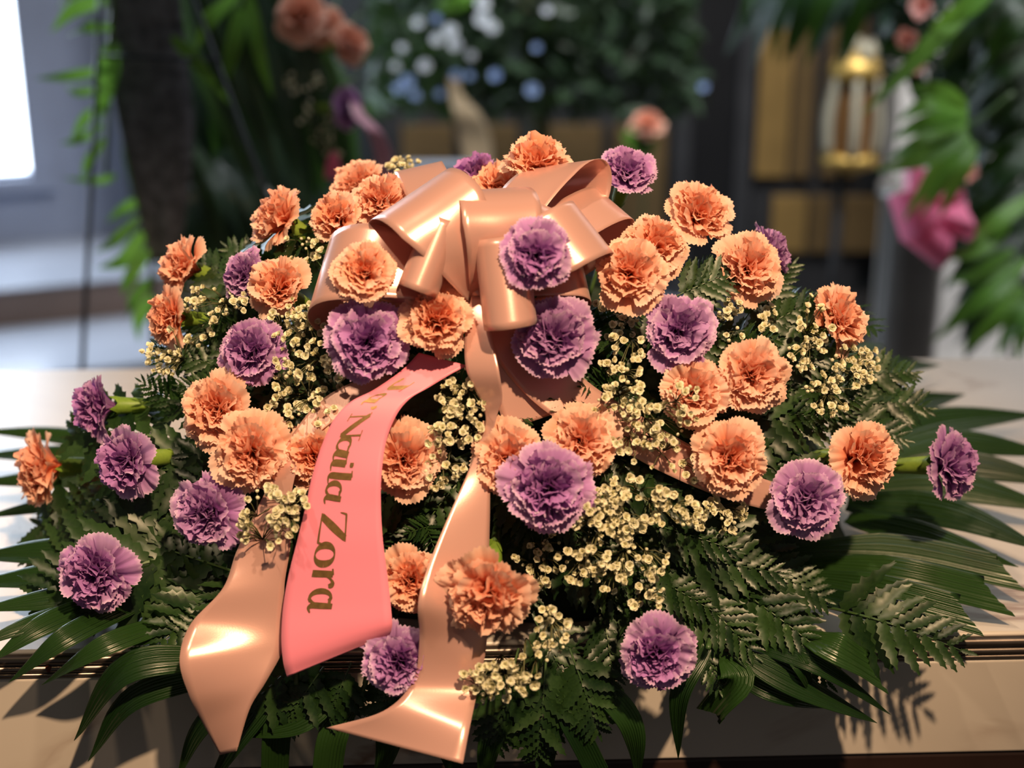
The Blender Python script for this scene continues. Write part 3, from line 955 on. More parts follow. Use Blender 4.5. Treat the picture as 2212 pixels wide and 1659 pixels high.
BUD = bud_mesh()
def breath(px, py, rx, ry, n, k, label, posf=None, fsize=.0098, base=None):
    pf = posf or (lambda x, y, kk: dome(x, y, kk))
    if base is None:
        base = (px + (CX - px) * .10, py + (930 - py) * .12)
    B = pf(base[0], base[1], k - .16)
    root = empty('babys_breath', B)
    unique_tag(root, label, 'baby\'s breath', 'baby\'s breath sprigs in the spray')
    mb = MB()
    hubs = []
    for h in range(max(3, n // 7)):
        a, r = BR.uniform(0, 6.28), math.sqrt(BR.random()) * .65
        hubs.append(pf(px + rx * r * math.cos(a), py + ry * r * math.sin(a), k - .05 + BR.uniform(-.02, .02)) - B)
    for h in hubs:
        mb.tube(crom([Vector((0, 0, 0)), h * .5 + Vector((0, 0, .004)), h], 4), .0006, 3)
    for i in range(n):
        for _ in range(20):
            a, r = BR.uniform(0, 6.28), math.sqrt(BR.random())
            x, y = px + rx * r * math.cos(a), py + ry * r * math.sin(a)
            if noise.noise(Vector((x / 42, y / 42, k * 3))) > -.18:
                break
        P = pf(x, y, k + BR.uniform(-.035, .05)) - B
        h = min(hubs, key=lambda q: (q - P).length)
        mb.tube([h, (h + P) / 2 + Vector((0, 0, .002)), P], .0004, 3)
        bud = BR.random() < .22
        o = link('bud' if bud else 'floret', BUD if bud else BR.choice(FLO), root)
        o.location = P
        q = fsize * BR.uniform(.75, 1.15) * (.62 if bud else 1)
        o.scale = (q, q, q)
        o.rotation_mode = 'QUATERNION'
        o.rotation_quaternion = frame((dnormal(P + B) + Vector((BR.uniform(-.8, .8), BR.uniform(-1, .2), BR.uniform(-.4, .9)))).normalized(), BR.uniform(0, 6))
    mb.build('twig', M['twig'], root)
    return root
BB = [(470, 655, 62, 45, 34, 1.02), (410, 640, 40, 40, 16, 1.0), (365, 765, 62, 55, 38, 1.01), (430, 720, 40, 40, 12, .98), (620, 690, 42, 50, 26, 1.04), (675, 700, 45, 48, 28, 1.03), (655, 780, 62, 45, 36, 1.03),
      (640, 850, 60, 50, 40, 1.02), (610, 900, 40, 35, 14, 1.0), (690, 880, 36, 40, 16, .99), (1000, 850, 58, 55, 46, 1.04), (985, 920, 60, 55, 46, 1.03), (960, 985, 50, 60, 34, 1.01), (930, 1060, 40, 40, 12, .98),
      (590, 1110, 70, 60, 58, 1.13), (560, 1150, 45, 40, 22, 1.12), (640, 1090, 28, 40, 12, 1.12), (1350, 845, 62, 55, 46, 1.03), (1310, 900, 45, 40, 18, 1.0), (1420, 900, 70, 50, 46, 1.05), (1380, 955, 60, 42, 32, 1.03), (1430, 985, 50, 40, 22, 1.02),
      (1470, 880, 55, 50, 14, 1.10), (1350, 1080, 85, 50, 70, 1.06), (1430, 1110, 75, 55, 62, 1.06), (1290, 1140, 80, 60, 62, 1.07), (1260, 1215, 60, 45, 30, 1.06), (1370, 1200, 75, 60, 52, 1.05), (1400, 1280, 42, 45, 24, 1.05), (1310, 1240, 50, 40, 20, 1.04),
      (1565, 1115, 68, 55, 56, .97), (1160, 1220, 55, 50, 28, 1.0), (1180, 1160, 40, 40, 12, .97), (1190, 1370, 42, 60, 34, 1.13), (1080, 1480, 90, 52, 76, 1.20), (1140, 1440, 40, 40, 14, 1.18),
      (1760, 700, 42, 65, 32, 1.02), (1740, 760, 42, 45, 24, 1.02), (1830, 800, 58, 50, 44, 1.02), (1870, 790, 35, 40, 18, 1.0), (1790, 850, 55, 45, 30, 1.01), (1580, 690, 34, 50, 22, 1.0), (1660, 690, 32, 28, 12, .99),
      (875, 362, 42, 24, 34, .97), (655, 535, 42, 34, 22, .98), (1330, 690, 55, 55, 34, .96), (1355, 750, 45, 38, 24, 1.0), (720, 800, 34, 40, 12, .98), (1320, 800, 30, 28, 8, 1.0), (1490, 1010, 35, 28, 8, .99)]
for (x, y, rx, ry, n, k) in BB:
    lab = where(x, y, "baby's breath sprig")
    breath(x, y, rx, ry, n, k, lab)

# ------------------------------------------------------------------ ribbons
def strip(name, edges, mat, parent, B, n=60, m=10, bulge=0.0, thick=.0004):
    """edges: list of (left point, right point) in space; smooth strip between them, cut to real thickness"""
    Lp = crom([e[0] for e in edges], n + 1)
    Rp = crom([e[1] for e in edges], n + 1)
    vs, fs = [], []
    for i in range(n + 1):
        for j in range(m + 1):
            s = j / m
            p = Lp[i].lerp(Rp[i], s)
            if bulge:
                p = p + (CAM - p).normalized() * bulge * math.sin(PI * s)
            vs.append(tuple(p - B))
    for i in range(n):
        for j in range(m):
            a = i * (m + 1) + j
            fs.append((a, a + 1, a + m + 2, a + m + 1))
    o = mesh_obj(name, vs, fs, mat, parent)
    md = o.modifiers.new('thickness', 'SOLIDIFY')
    md.thickness = thick
    return o, Lp, Rp
KN = dome(1040, 640, 1.06)
bow = empty('ribbon_bow', KN, 'large shiny peach satin bow with many loops crowning the spray', 'bow')
def loop(epx, epy, kE, wpx, wz, W, H, kx=None, pinch=.22, n=44, m=12, fat=.75, start=None):
    """teardrop loop of ribbon from the knot to the end point and back"""
    K0 = Vector((0, 0, 0)) if start is None else start - KN
    E = dome(epx, epy, kE) - KN
    d = (E - K0)
    L = d.length
    d.normalize()
    wv = (RT * wpx[0] - UP * wpx[1]).normalized() - FW * wz
    wv = wv.normalized()
    wv = (wv - d * wv.dot(d) * .75).normalized()
    nn = d.cross(wv).normalized()
    if nn.dot(CAM - KN) < 0:
        nn = -nn
    vs, fs = [], []
    for i in range(n + 1):
        u = i / n
        sp = math.sin(PI * u)
        along = L * (sp ** (fat * 2.2))
        off = H * math.sin(2 * PI * u) * (.72 + .28 * sp)
        wd = W * (pinch + (1 - pinch) * min(1, (sp * 1.25)) ** .9)
        for j in range(m + 1):
            s = -.5 + j / m
            crease = .006 * math.cos(9 * s) * (1 - sp) ** 2
            p = K0 + d * along + nn * (off + crease) + wv * (wd * s)
            vs.append(tuple(p))
    for i in range(n):
        for j in range(m):
            a = i * (m + 1) + j
            fs.append((a, a + 1, a + m + 2, a + m + 1))
    o = mesh_obj('bow_loop', vs, fs, M['satin'], bow)
    md = o.modifiers.new('thickness', 'SOLIDIFY')
    md.thickness = .0004
    return o
loop(878, 425, 1.18, (160, -100), -.29, .070, .050, fat=.75)
loop(1052, 408, 1.18, (120, -60), -.27, .060, .046, fat=.75)
loop(1168, 440, 1.15, (95, -15), -.17, .042, .034, fat=.7)
loop(1245, 372, 1.06, (70, -40), -.1, .056, .030, fat=.7)
loop(1282, 490, 1.17, (90, 60), .12, .048, .038, fat=.7)
loop(1330, 448, 1.02, (60, 70), .5, .042, .022)
loop(925, 548, 1.25, (38, -90), -.75, .056, .016, start=dome(950, 560, 1.04), fat=.6, pinch=.8)
loop(1088, 612, 1.24, (-8, -100), -.75, .066, .021, start=dome(1100, 600, 1.02), fat=.6, pinch=.8)
loop(690, 612, 1.08, (60, -120), -.38, .064, .044, fat=.7)
loop(1268, 615, 1.06, (25, 60), .3, .032, .026, fat=.6)
loop(905, 366, 1.02, (60, 20), .6, .040, .020)
loop(800, 550, 1.06, (60, -110), .3, .050, .028)
loop(985, 540, 1.08, (90, -40), .4, .050, .032)
mb = MB()
mb.tube([dome(1030, 618, 1.07) - KN, dome(1036, 634, 1.09) - KN, dome(1040, 652, 1.07) - KN], [.004, .006, .004], 12)
mb.build('knot', M['satin'], bow)
def pairs(rows):
    out = []
    for (lx, ly, lk, rx, ry, rk) in rows:
        out.append((dome(lx, ly, lk), dome(rx, ry, rk)))
    return out
# centre tail running on into the long right tail
strip('ribbon_tail', pairs([(1018, 640, 1.10, 1058, 640, 1.10), (1005, 720, 1.10, 1062, 720, 1.12), (1008, 800, 1.10, 1078, 800, 1.13), (1040, 870, 1.06, 1085, 862, 1.09),
    (1048, 920, 1.04, 1072, 905, 1.06), (1015, 1010, 1.05, 1060, 990, 1.05), (962, 1130, 1.11, 1058, 1110, 1.06), (920, 1235, 1.17, 1055, 1230, 1.09), (903, 1305, 1.21, 1053, 1320, 1.13),
    (906, 1380, 1.17, 1050, 1400, 1.15), (892, 1470, 1.17, 1032, 1490, 1.17), (830, 1535, 1.22, 1014, 1575, 1.27), (705, 1572, 1.20, 1000, 1650, 1.33)]), M['satin'], bow, KN, n=110)
# left tail
strip('ribbon_tail', pairs([(820, 800, .97, 880, 830, .98), (700, 860, .99, 760, 885, 1.00), (628, 945, 1.03, 668, 955, 1.03), (600, 1010, 1.05, 640, 1020, 1.05), (560, 1090, 1.05, 628, 1090, 1.05), (512, 1190, 1.09, 628, 1175, 1.09),
    (482, 1270, 1.15, 615, 1260, 1.10), (412, 1348, 1.20, 614, 1335, 1.11), (388, 1425, 1.27, 612, 1400, 1.13), (408, 1500, 1.27, 576, 1470, 1.18), (440, 1565, 1.24, 540, 1530, 1.21), (476, 1630, 1.22, 512, 1622, 1.23)]), M['satin'], bow, KN, n=90)
# shaded tail at the right
strip('ribbon_tail', pairs([(1050, 690, 1.03, 1105, 690, 1.03), (1075, 780, 1.01, 1190, 760, 1.00), (1180, 890, .99, 1290, 840, .97), (1320, 960, .97, 1370, 890, .95), (1430, 1020, .96, 1470, 950, .95), (1560, 1075, .96, 1600, 1015, .95), (1690, 1110, .95, 1710, 1055, .95)]), M['satin'], bow, KN, n=60)
strip('ribbon_tail', pairs([(1040, 660, 1.02, 1090, 660, 1.02), (1055, 790, 1.0, 1150, 780, 1.0), (1090, 930, .97, 1240, 880, .96)]), M['satin'], bow, KN, n=40)

# printed pink banner ribbon
BROWS = [(905, 762, 1.06, 1010, 790, 1.05), (868, 800, 1.07, 975, 808, 1.06), (808, 842, 1.09, 925, 838, 1.07), (758, 868, 1.11, 885, 862, 1.085), (722, 905, 1.12, 856, 898, 1.095), (696, 960, 1.12, 834, 955, 1.10), (674, 1030, 1.12, 824, 1030, 1.11), (660, 1095, 1.12, 823, 1095, 1.11),
         (643, 1165, 1.125, 827, 1165, 1.115), (624, 1240, 1.13, 836, 1235, 1.12), (612, 1310, 1.14, 843, 1295, 1.13), (608, 1380, 1.16, 847, 1340, 1.14), (612, 1430, 1.17, 846, 1358, 1.135), (620, 1462, 1.165, 842, 1370, 1.12)]
BP = dome(985, 790, 1.05)
ban = empty('printed_ribbon', BP, 'pink satin ribbon printed with gold serif lettering, hanging down the front', 'ribbon')
_, BL, BRt = strip('ribbon', pairs(BROWS), M['banner'], ban, BP, n=120, m=12)
def bsurf(u, v, h=.0006):
    """point on the banner: u along 0..1, v across 0 (left) .. 1 (right), lifted by h"""
    q = max(0, min(u, .9999)) * 120
    i = int(q); f = q - i
    l = BL[i].lerp(BL[i + 1], f); r = BRt[i].lerp(BRt[i + 1], f)
    t = (BL[i + 1] - BL[i] + BRt[i + 1] - BRt[i])
    nr = (r - l).cross(t).normalized()
    p = l.lerp(r, v)
    if nr.dot(CAM - p) < 0:
        nr = -nr
    return p + nr * h
def to_px(p):
    d = p - CAM
    z = d.dot(FW)
    return CX + F * d.dot(RT) / z, CY - F * d.dot(UP) / z
def u_of(py, v):
    lo, hi = 0.0, 1.0
    for _ in range(30):
        mid = (lo + hi) / 2
        if to_px(bsurf(mid, v))[1] < py:
            lo = mid
        else:
            hi = mid
    return lo
def arc(cx, cy, rx, ry, a0, a1, w0, w1, n=14):
    """bowl stroke: thin at top and bottom, thick at the sides"""
    out = []
    for i in range(n + 1):
        a = math.radians(a0 + (a1 - a0) * i / n)
        out.append((cx + rx * math.cos(a), cy + ry * math.sin(a), w0 + (w1 - w0) * abs(math.cos(a)) ** 1.5))
    return out
GL = {  # strokes: (x, y, width); cap height 1, x-height .68
 'J': [[(.34, .97, .20), (.34, .5, .20), (.34, .16, .19), (.26, -.02, .13), (.12, -.06, .09), (.02, .02, .16), (.05, .10, .10)], [(.10, .975, .05), (.58, .975, .05)]],
 'a': [arc(.27, .33, .20, .30, 60, 300, .085, .18), [(.36, .60, .08), (.30, .64, .08), (.24, .63, .08)], [(.36, .07, .08), (.30, .02, .08), (.24, .03, .08)],
       [(.56, .68, .17), (.52, .40, .19), (.49, .14, .18), (.56, .02, .10), (.70, .06, .04)], [(.36, .07, .08), (.46, .20, .09)], [(.36, .60, .08), (.52, .60, .09)]],
 "'": [[(.08, .98, .13), (.12, .90, .17), (.13, .82, .13), (.08, .72, .05)]],
 'N': [[(.14, .0, .06), (.14, .5, .06), (.14, .98, .06)], [(.10, .97, .20), (.45, .5, .22), (.80, .03, .18)], [(.80, .0, .06), (.80, .98, .06)], [(.0, .02, .04), (.30, .02, .04)], [(.64, .975, .04), (.96, .975, .04)], [(-.02, .975, .04), (.18, .975, .05)]],
 'i': [[(.20, .66, .19), (.18, .40, .19), (.17, .12, .18), (.22, .02, .10), (.38, .05, .04)], [(.06, .64, .05), (.22, .66, .08)], [(.17, .93, .16), (.25, .93, .18), (.30, .93, .10)]],
 'l': [[(.22, 1.02, .19), (.20, .5, .19), (.18, .12, .18), (.24, .02, .10), (.40, .05, .04)], [(.06, 1.0, .05), (.24, 1.02, .08)]],
 'Z': [[(.72, .97, .18), (.42, .5, .23), (.13, .03, .18)], [(.08, .96, .08), (.40, .97, .06), (.80, .97, .06)], [(.05, .03, .06), (.45, .03, .06), (.82, .04, .08)], [(.08, .98, .06), (.05, .84, .05), (.03, .72, .02)], [(.82, .02, .06), (.86, .16, .05), (.88, .30, .02)]],
 'o': [arc(.32, .33, .25, .32, 0, 360, .05, .20, 28)],
 'r': [[(.22, .66, .19), (.20, .35, .20), (.18, .02, .20)], [(.06, .64, .05), (.24, .66, .07)], [(.24, .40, .05), (.34, .58, .06), (.46, .66, .11), (.54, .62, .16), (.56, .54, .12)]],
}
def letter(ch, px, py, cap_v, base_v, em):
    u0 = u_of(py, base_v + cap_v * .4)
    Ltot = sum((BL[i + 1].lerp(BRt[i + 1], .4) - BL[i].lerp(BRt[i], .4)).length for i in range(120))
    strokes = GL[ch]
    xs = [p[0] for s in strokes for p in s]
    mid = (min(xs) + max(xs)) / 2
    vs, fs = [], []
    for q, s in enumerate(strokes):
        P = [Vector((p[0], p[1], p[2])) for p in s]
        if len(P) > 2:
            P = crom(P, max(12, 4 * len(P)))
        else:
            P = [P[0].lerp(P[1], i / 6) for i in range(7)]
        n0 = len(vs)
        for i, p in enumerate(P):
            t = P[min(i + 1, len(P) - 1)] - P[max(i - 1, 0)]
            ln = math.hypot(t.x, t.y) or 1
            nx, ny = -t.y / ln, t.x / ln
            for sg in (-1, 1):
                gx, gy = p.x + nx * p.z * .5 * sg, p.y + ny * p.z * .5 * sg
                vs.append(tuple(bsurf(u0 + (gx - mid) * em / Ltot, base_v + gy * cap_v, .0007 + .00006 * q) - BP))
        for i in range(len(P) - 1):
            a = n0 + 2 * i
            fs.append((a, a + 1, a + 3, a + 2))
    return mesh_obj('letter', vs, fs, M['gold'], ban, smooth=False)
for ch, px, py, em in (('J', 835, 836, .027), ('a', 811, 861, .0245), ("'", 800, 881, .025), ('N', 773, 919, .0232), ('a', 750, 969, .0225), ('i', 749, 1004, .0225), ('l', 742, 1031, .0225), ('a', 726, 1066, .0215),
                       ('Z', 720, 1141, .0225), ('o', 707, 1198, .0215), ('r', 709, 1248, .0215), ('a', 712, 1299, .0215)):
    letter(ch, px, py, .335, .235, em)

# ------------------------------------------------------------------ background: left standing spray on a wire easel
GR = random.Random(77)
ea = empty('wire_easel', at(178, 800, 1.30) * 1.0, 'thin dark wire easel leg standing at the far left', 'easel')
ea.location = (at(190, 780, 1.30).x, 1.30, 0)
def epart(p, q, r=.0042, nm='leg'):
    mb = MB(); mb.tube([Vector(p) - ea.location, (Vector(p) + Vector(q)) / 2 - ea.location, Vector(q) - ea.location], r, 7)
    mb.build(nm, M['wire'], ea)
def to_floor(p, q):
    """carry the line p->q on down to the floor"""
    d = q - p
    return p + d * (p.z / -d.z) if d.z < 0 else q
a0, a1 = at(222, -120, 1.34), at(178, 790, 1.28)
epart(a0, to_floor(a0, a1))
b0, b1 = at(360, -160, 1.36), at(700, 760, 1.30)
epart(b0, to_floor(b0, b1))
c0, c1 = at(330, -150, 1.42), at(330, 700, 2.0)
epart(c0, to_floor(c0, c1))
epart(at(205, 120, 1.33), at(480, 130, 1.33), .003, 'crossbar')
# backing board of the spray
bk = empty('spray_backing', at(300, 200, 1.42), 'rough dark grey backing panel of the left standing spray', 'backing panel')
mb = MB()
rows = [(222, -60, 385, -60), (232, 100, 405, 110), (250, 240, 420, 250), (275, 350, 415, 360), (300, 470, 400, 480), (318, 560, 380, 560)]
vs, fs = [], []
for dz in (0, .05):
    for i, (lx, ly, rx, ry) in enumerate(rows):
        l, r_ = at(lx, ly, 1.42 + dz), at(rx, ry, 1.42 + dz)
        for j in range(7):
            p = l.lerp(r_, j / 6)
            vs.append(p - bk.location + Vector((0, GR.uniform(-.006, .006), GR.uniform(-.006, .006))))
nr_ = len(rows)
for i in range(nr_ - 1):
    for j in range(6):
        a = i * 7 + j; o_ = nr_ * 7
        fs.append((a, a + 1, a + 8, a + 7)); fs.append((o_ + a, o_ + a + 7, o_ + a + 8, o_ + a + 1))
    a = i * 7; o_ = nr_ * 7
    fs.append((a, a + 7, o_ + a + 7, o_ + a)); fs.append((a + 6, o_ + a + 6, o_ + a + 13, a + 13))
mesh_obj('panel', vs, fs, M['mesh_foam'], bk)
# leaves: each a blade; grouped into branches
def branch(name, label, cat, group, mat, blades, Y, stem=None, jit=.05):
    B = at(blades[0][0][0][0], blades[0][0][0][1], Y)
    root = empty(name, B)
    tag(root, label, cat, group)
    for pts, wpx in blades:
        y = Y + GR.uniform(-jit, jit)
        c3 = [at(px, py, y - .03 * math.sin(PI * i / max(1, len(pts) - 1))) - B for i, (px, py) in enumerate(pts)]
        if len(c3) == 2:
            c3 = [c3[0], (c3[0] + c3[1]) / 2 + Vector((0, -.02, .01)), c3[1]]
        dp = (B - CAM).dot(FW)
        nr = ((CAM - B).normalized() + Vector((GR.uniform(-.6, .6), 0, GR.uniform(-.2, .7)))).normalized()
        vs, fs, us = blade_geo(c3, wpx * dp / F, nr, False, n=10, m=6)
        mesh_obj('leaf', vs, fs, M[mat], root, True, {'u': us})
    if stem:
        mb = MB(); mb.tube(crom([at(x, y, Y + .01) - B for x, y in stem], 8), .004, 5)
        mb.build('branch_stem', M['stem'], root)
    return root
bl = []
for i in range(13):
    x = 372 + 17 * i
    bl.append(([(x, -70), (x + 70 + 5 * i, 160), (x + 170, 380 + GR.uniform(-30, 60))], 52))
branch('strap_leaf_cluster', 'dark strap leaves slanting down from the left standing spray', 'foliage', None, 'dark_leaf', bl, 1.52, [(380, -80), (430, 100), (520, 300)])
bl = []
for i in range(20):
    x = 310 + 17 * i + GR.uniform(-10, 10)
    bl.append(([(x - 40, 330 + GR.uniform(-60, 60)), (x + 20, 470), (x + 70, 640 + GR.uniform(-30, 60))], 58))
branch('strap_leaf_cluster', 'dark leaf mass hanging low behind the upper left carnations', 'foliage', None, 'dark_leaf', bl, 1.66, [(400, 300), (440, 480), (500, 620)])
bl = []
for i in range(24):
    x = 250 + 19 * i + GR.uniform(-20, 20)
    bl.append(([(x, 60 + GR.uniform(-80, 100)), (x + 40, 230), (x + 90, 420 + GR.uniform(-40, 80))], 70))
branch('strap_leaf_cluster', 'darkest foliage at the core of the left standing spray', 'foliage', None, 'dark_leaf', bl, 1.80, [(300, -60), (420, 200), (520, 420)])
branch('leafy_branch', 'bright green lance leaves dangling in the middle of the left standing spray', 'foliage', None, 'bright_leaf',
       [([(520, -20), (450, 50), (422, 110)], 30), ([(530, -10), (500, 110), (484, 210)], 40), ([(540, -10), (560, 110), (590, 215)], 34), ([(372, 80), (430, 140), (500, 230)], 30), ([(500, 0), (470, 20), (430, 40)], 26)], 1.40, [(540, -60), (530, -10), (520, 20)])
bl = [([(245, 90), (228, 180), (215, 260)], 52), ([(240, 60), (190, 60), (140, 80)], 28), ([(235, 150), (150, 165), (75, 170)], 26), ([(230, 190), (170, 200), (140, 185)], 22), ([(225, 230), (180, 260), (150, 320)], 24), ([(230, 0), (160, 20), (110, 70)], 34),
      ([(220, 270), (175, 300), (130, 310)], 20), ([(240, -40), (170, -20), (120, 20)], 36), ([(225, 300), (190, 350), (175, 400)], 22), ([(250, 380), (210, 390), (135, 385)], 18)]
branch('leafy_branch', 'bright green leafy branch hanging beside the window glare at far left', 'foliage', None, 'bright_leaf', bl, 1.38, [(245, -80), (238, 100), (228, 380)])
bl = [([(300, 470), (250, 520), (205, 545)], 30), ([(310, 500), (270, 560), (212, 580)], 34), ([(320, 540), (280, 600), (265, 640)], 30), ([(330, 600), (290, 650), (275, 690)], 30), ([(310, 430), (270, 450), (230, 480)], 24), ([(330, 640), (300, 690), (300, 740)], 30), ([(320, 420), (350, 470), (360, 530)], 26), ([(330, 660), (360, 700), (330, 760)], 30)]
branch('leafy_branch', 'bright green leaves low at left above the shoulder carnations', 'foliage', None, 'bright_leaf', bl, 1.45, [(310, 400), (325, 560), (330, 760)])
def bgcarn(px, py, d, c, f, Y, lab, foot=None):
    P = at(px, py, Y)
    foot = Vector((P.x, P.y + .03, 0.0)) if foot else P + Vector((0, .22, .02))
    return carnation(P, d * (P - CAM).dot(FW) / F, c, view(f), lab, 'blurred carnations in the background', stem_to=foot)
bgcarn(652, 38, 128, pe, (-.1, -.1, 1), 1.40, 'blurred peach carnation at the top of the left standing spray')
bgcarn(752, 95, 105, pe, (.6, .0, .75), 1.42, 'blurred peach carnation right of the top one in the left standing spray')
bgcarn(748, 235, 105, la, (.8, -.1, .5), 1.42, 'blurred mauve carnation on the right side of the left standing spray')
bgcarn(700, 60, 100, pe, (.1, -.2, .9), 1.50, 'blurred peach carnation half hidden between the two top ones at left')
for (x, y, rx, ry, n) in ((690, 262, 46, 50, 34), (660, 180, 46, 26, 22), (715, 320, 30, 30, 14)):
    breath(x, y, rx, ry, n, 1.0, "blurred baby's breath " + {262: 'below the mauve carnation of the left standing spray', 180: 'among the peach carnations of the left standing spray', 320: 'lowest in the left standing spray'}[y],
           posf=lambda a, b_, k_: at(a, b_, 1.42 + (1 - k_) * .6), fsize=.012, base=(x + 5, y - 40))
def freestrip(name, label, cat, rows, mat, Y, n=40):
    E_ = [(at(a, b_, Y + d1), at(c, d_, Y + d2)) for (a, b_, d1, c, d_, d2) in rows]
    B = E_[0][0]
    root = empty(name, B, label, cat)
    strip('ribbon', E_, mat, root, B, n=n, m=6)
    return root
freestrip('hanging_ribbon', 'mauve ribbon tail curling down from the left standing spray', 'ribbon', [(755, 215, 0, 778, 225, .02), (762, 250, -.02, 790, 248, .0), (790, 280, -.03, 825, 285, -.01), (808, 330, 0, 846, 330, .02), (815, 390, .02, 850, 390, .04)], M['mauverib'], 1.40)
freestrip('hanging_ribbon', 'small hot pink ribbon end peeking behind the upper left carnations', 'ribbon', [(716, 325, 0, 728, 330, .01), (705, 352, 0, 736, 358, .01), (700, 385, .01, 742, 390, .02)], M['pinkrib'], 1.40, 16)

# ------------------------------------------------------------------ background: dark leafy tree in the middle, blurred light spots put in as pale blooms
def leaf_cloud(root, name, n, px0, px1, py0, py1, Y, dY, size, mat, rnd):
    """one crown of many leaves, beyond counting: a single mesh of folded leaves"""
    vs, fs, us = [], [], []
    for i in range(n):
        c = at(rnd.uniform(px0, px1), rnd.uniform(py0, py1), Y + rnd.uniform(-dY, dY))
        s = size * rnd.uniform(.6, 1.3)
        q = Quaternion((rnd.uniform(-1, 1), rnd.uniform(-1, 1), rnd.uniform(-1, 1)), rnd.uniform(0, 3.1))
        b0 = len(vs)
        for (x, y, z) in ((0, -1, 0), (.32, -.3, .08), (.30, .3, .08), (0, 1, -.1), (-.30, .3, .08), (-.32, -.3, .08), (0, 0, -.03)):
            vs.append(tuple(c + q @ Vector((x * s, y * s, z * s)) - root.location)); us.append(.5 + x)
        for k in range(6):
            fs.append((b0 + 6, b0 + k, b0 + (k + 1) % 6))
    o = mesh_obj(name, vs, fs, M[mat], root, False, {'u': us})
    o['kind'] = 'stuff'
    return o
tr_ = empty('leafy_tree', (at(1150, 300, 3.4).x, 3.4, 0), 'dark leafy potted tree filling the middle background', 'tree')
leaf_cloud(tr_, 'crown', 1500, 800, 1500, -160, 245, 3.45, .28, .055, 'dark_leaf', GR)
mb = MB(); mb.tube(crom([(0, 0, .34), (.02, .02, .8), (-.05, .05, 1.4), (.05, 0, 2.0)], 10), .03, 8)
mb.build('trunk', M['twig'], tr_)
mb = MB(); mb.lathe([(.001, 0), (.14, 0), (.19, .36), (.205, .36), (.205, .40), (.18, .40), (.175, .33), (.001, .33)], 20)
mb.build('pot', M['pewter'], tr_)
GLINTS = [(905, 52, 34, 'w'), (943, 88, 38, 'w'), (975, 70, 46, 'w'), (985, 100, 44, 'w'), (918, 145, 42, 'w'), (1045, 45, 52, 'w'), (1040, 10, 48, 'w'), (1018, 122, 30, 'w'), (868, 105, 28, 'w'),
        (1148, 198, 44, 'b'), (1072, 165, 40, 'b'), (985, 165, 36, 'b'), (1015, 165, 28, 'b'), (880, 180, 44, 'b'), (862, 195, 36, 'b'), (895, 208, 34, 'b'), (1160, 105, 28, 'b'), (950, 205, 30, 'b'), (945, 42, 28, 'b'), (1520, 190, 30, 'b'), (1180, 25, 30, 'w'), (855, 145, 28, 'w'), (1062, 62, 40, 'w')]
def glint_mesh(mat):
    V, T, Fc = [], [], []
    for cnt, pa, ln in ((6, 85, .5), (5, 50, .45), (3, 15, .35)):
        for q in range(cnt):
            ps, ts, fs = petal_geo(ln, D2(10), D2(pa), .28, .02, 1.0, GR, ns=4, nt=3, teeth=.0)
            Rm = Matrix.Rotation(2 * PI * q / cnt + pa, 3, 'Z'); nb = len(V)
            for p in ps:
                w_ = Rm @ Vector(p); V.append((w_.x, w_.y, w_.z - .1))
            T += ts; Fc += [tuple(i + nb for i in f) for f in fs]
    return mesh_from('glint', V, T, Fc, M[mat])
BLM = {'w': glint_mesh('glint'), 'b': glint_mesh('blueglint')}
for (x, y, d, c) in GLINTS:
    P = at(x, y, 3.08 + GR.uniform(-.06, .06))
    o = link('glint', BLM[c], tr_)
    o.location = P - tr_.location
    q = d * (P - CAM).dot(FW) / F * 1.0
    o.scale = (q, q, q)
    o.rotation_mode = 'QUATERNION'
    o.rotation_quaternion = frame((CAM - P).normalized() + Vector((GR.uniform(-.3, .3), 0, .4)), GR.uniform(0, 6))
branch('leafy_branch', 'bright lime leaves at the top edge of the middle background tree', 'foliage', None, 'bright_leaf', [([(1040, -30), (980, 5), (935, 10)], 40), ([(1040, -40), (990, -10), (960, 30)], 36), ([(1050, -40), (1010, -20), (940, -20)], 36)], 2.95, [(1060, -80), (1045, -40), (1030, -20)])
freestrip('hanging_ribbon', 'beige ribbon tail hanging in the middle background below the tree', 'ribbon', [(968, 170, 0, 992, 170, .03), (972, 205, 0, 1000, 205, .03), (980, 245, -.02, 1040, 250, .02), (990, 300, 0, 1060, 300, .04), (1010, 370, 0, 1065, 370, .04), (1020, 430, .0, 1068, 430, .04)], M['beigerib'], 3.16)
bgcarn(1398, 275, 92, pe, (.0, .7, .6), 2.6, 'dim blurred peach carnation in the background left of the black door', foot=True)
leaf_holder = empty('leaf_cluster', at(1350, 300, 2.62), 'dim yellow green leaf cluster beside the background peach carnation', 'foliage')
for i in range(7):
    P0 = at(1395, 330, 2.62); P1 = at(1340 + 12 * i, 262 + 8 * abs(i - 3), 2.58)
    vs, fs, us = blade_geo([P0 - leaf_holder.location, (P0 + P1) / 2 - leaf_holder.location + Vector((0, -.02, 0)), P1 - leaf_holder.location], .03, Vector((0, -1, .3)).normalized(), n=8, m=4)
    mesh_obj('leaf', vs, fs, M['bright_leaf'], leaf_holder, True, {'u': us})
# a dark bench whose pale polished top shows as a blue line above the flowers
bn = empty('low_rail', (at(950, 352, 2.2).x, 2.2, 0), 'low dark rail with a pale polished top behind the bow', 'rail')
pz = at(950, 352, 2.2).z
mb = MB(); mb.box(-.08, .08, -.03, .03, pz - .02, pz); mb.build('top_rail', M['tread'], bn, smooth=False)
for sx in (-.06, .08):
    for sy in (-.012, .012):
        mb = MB(); mb.box(sx - .01, sx + .01, sy - .008, sy + .008, 0, pz - .03); mb.build('post', M['charcoal'], bn, smooth=False)

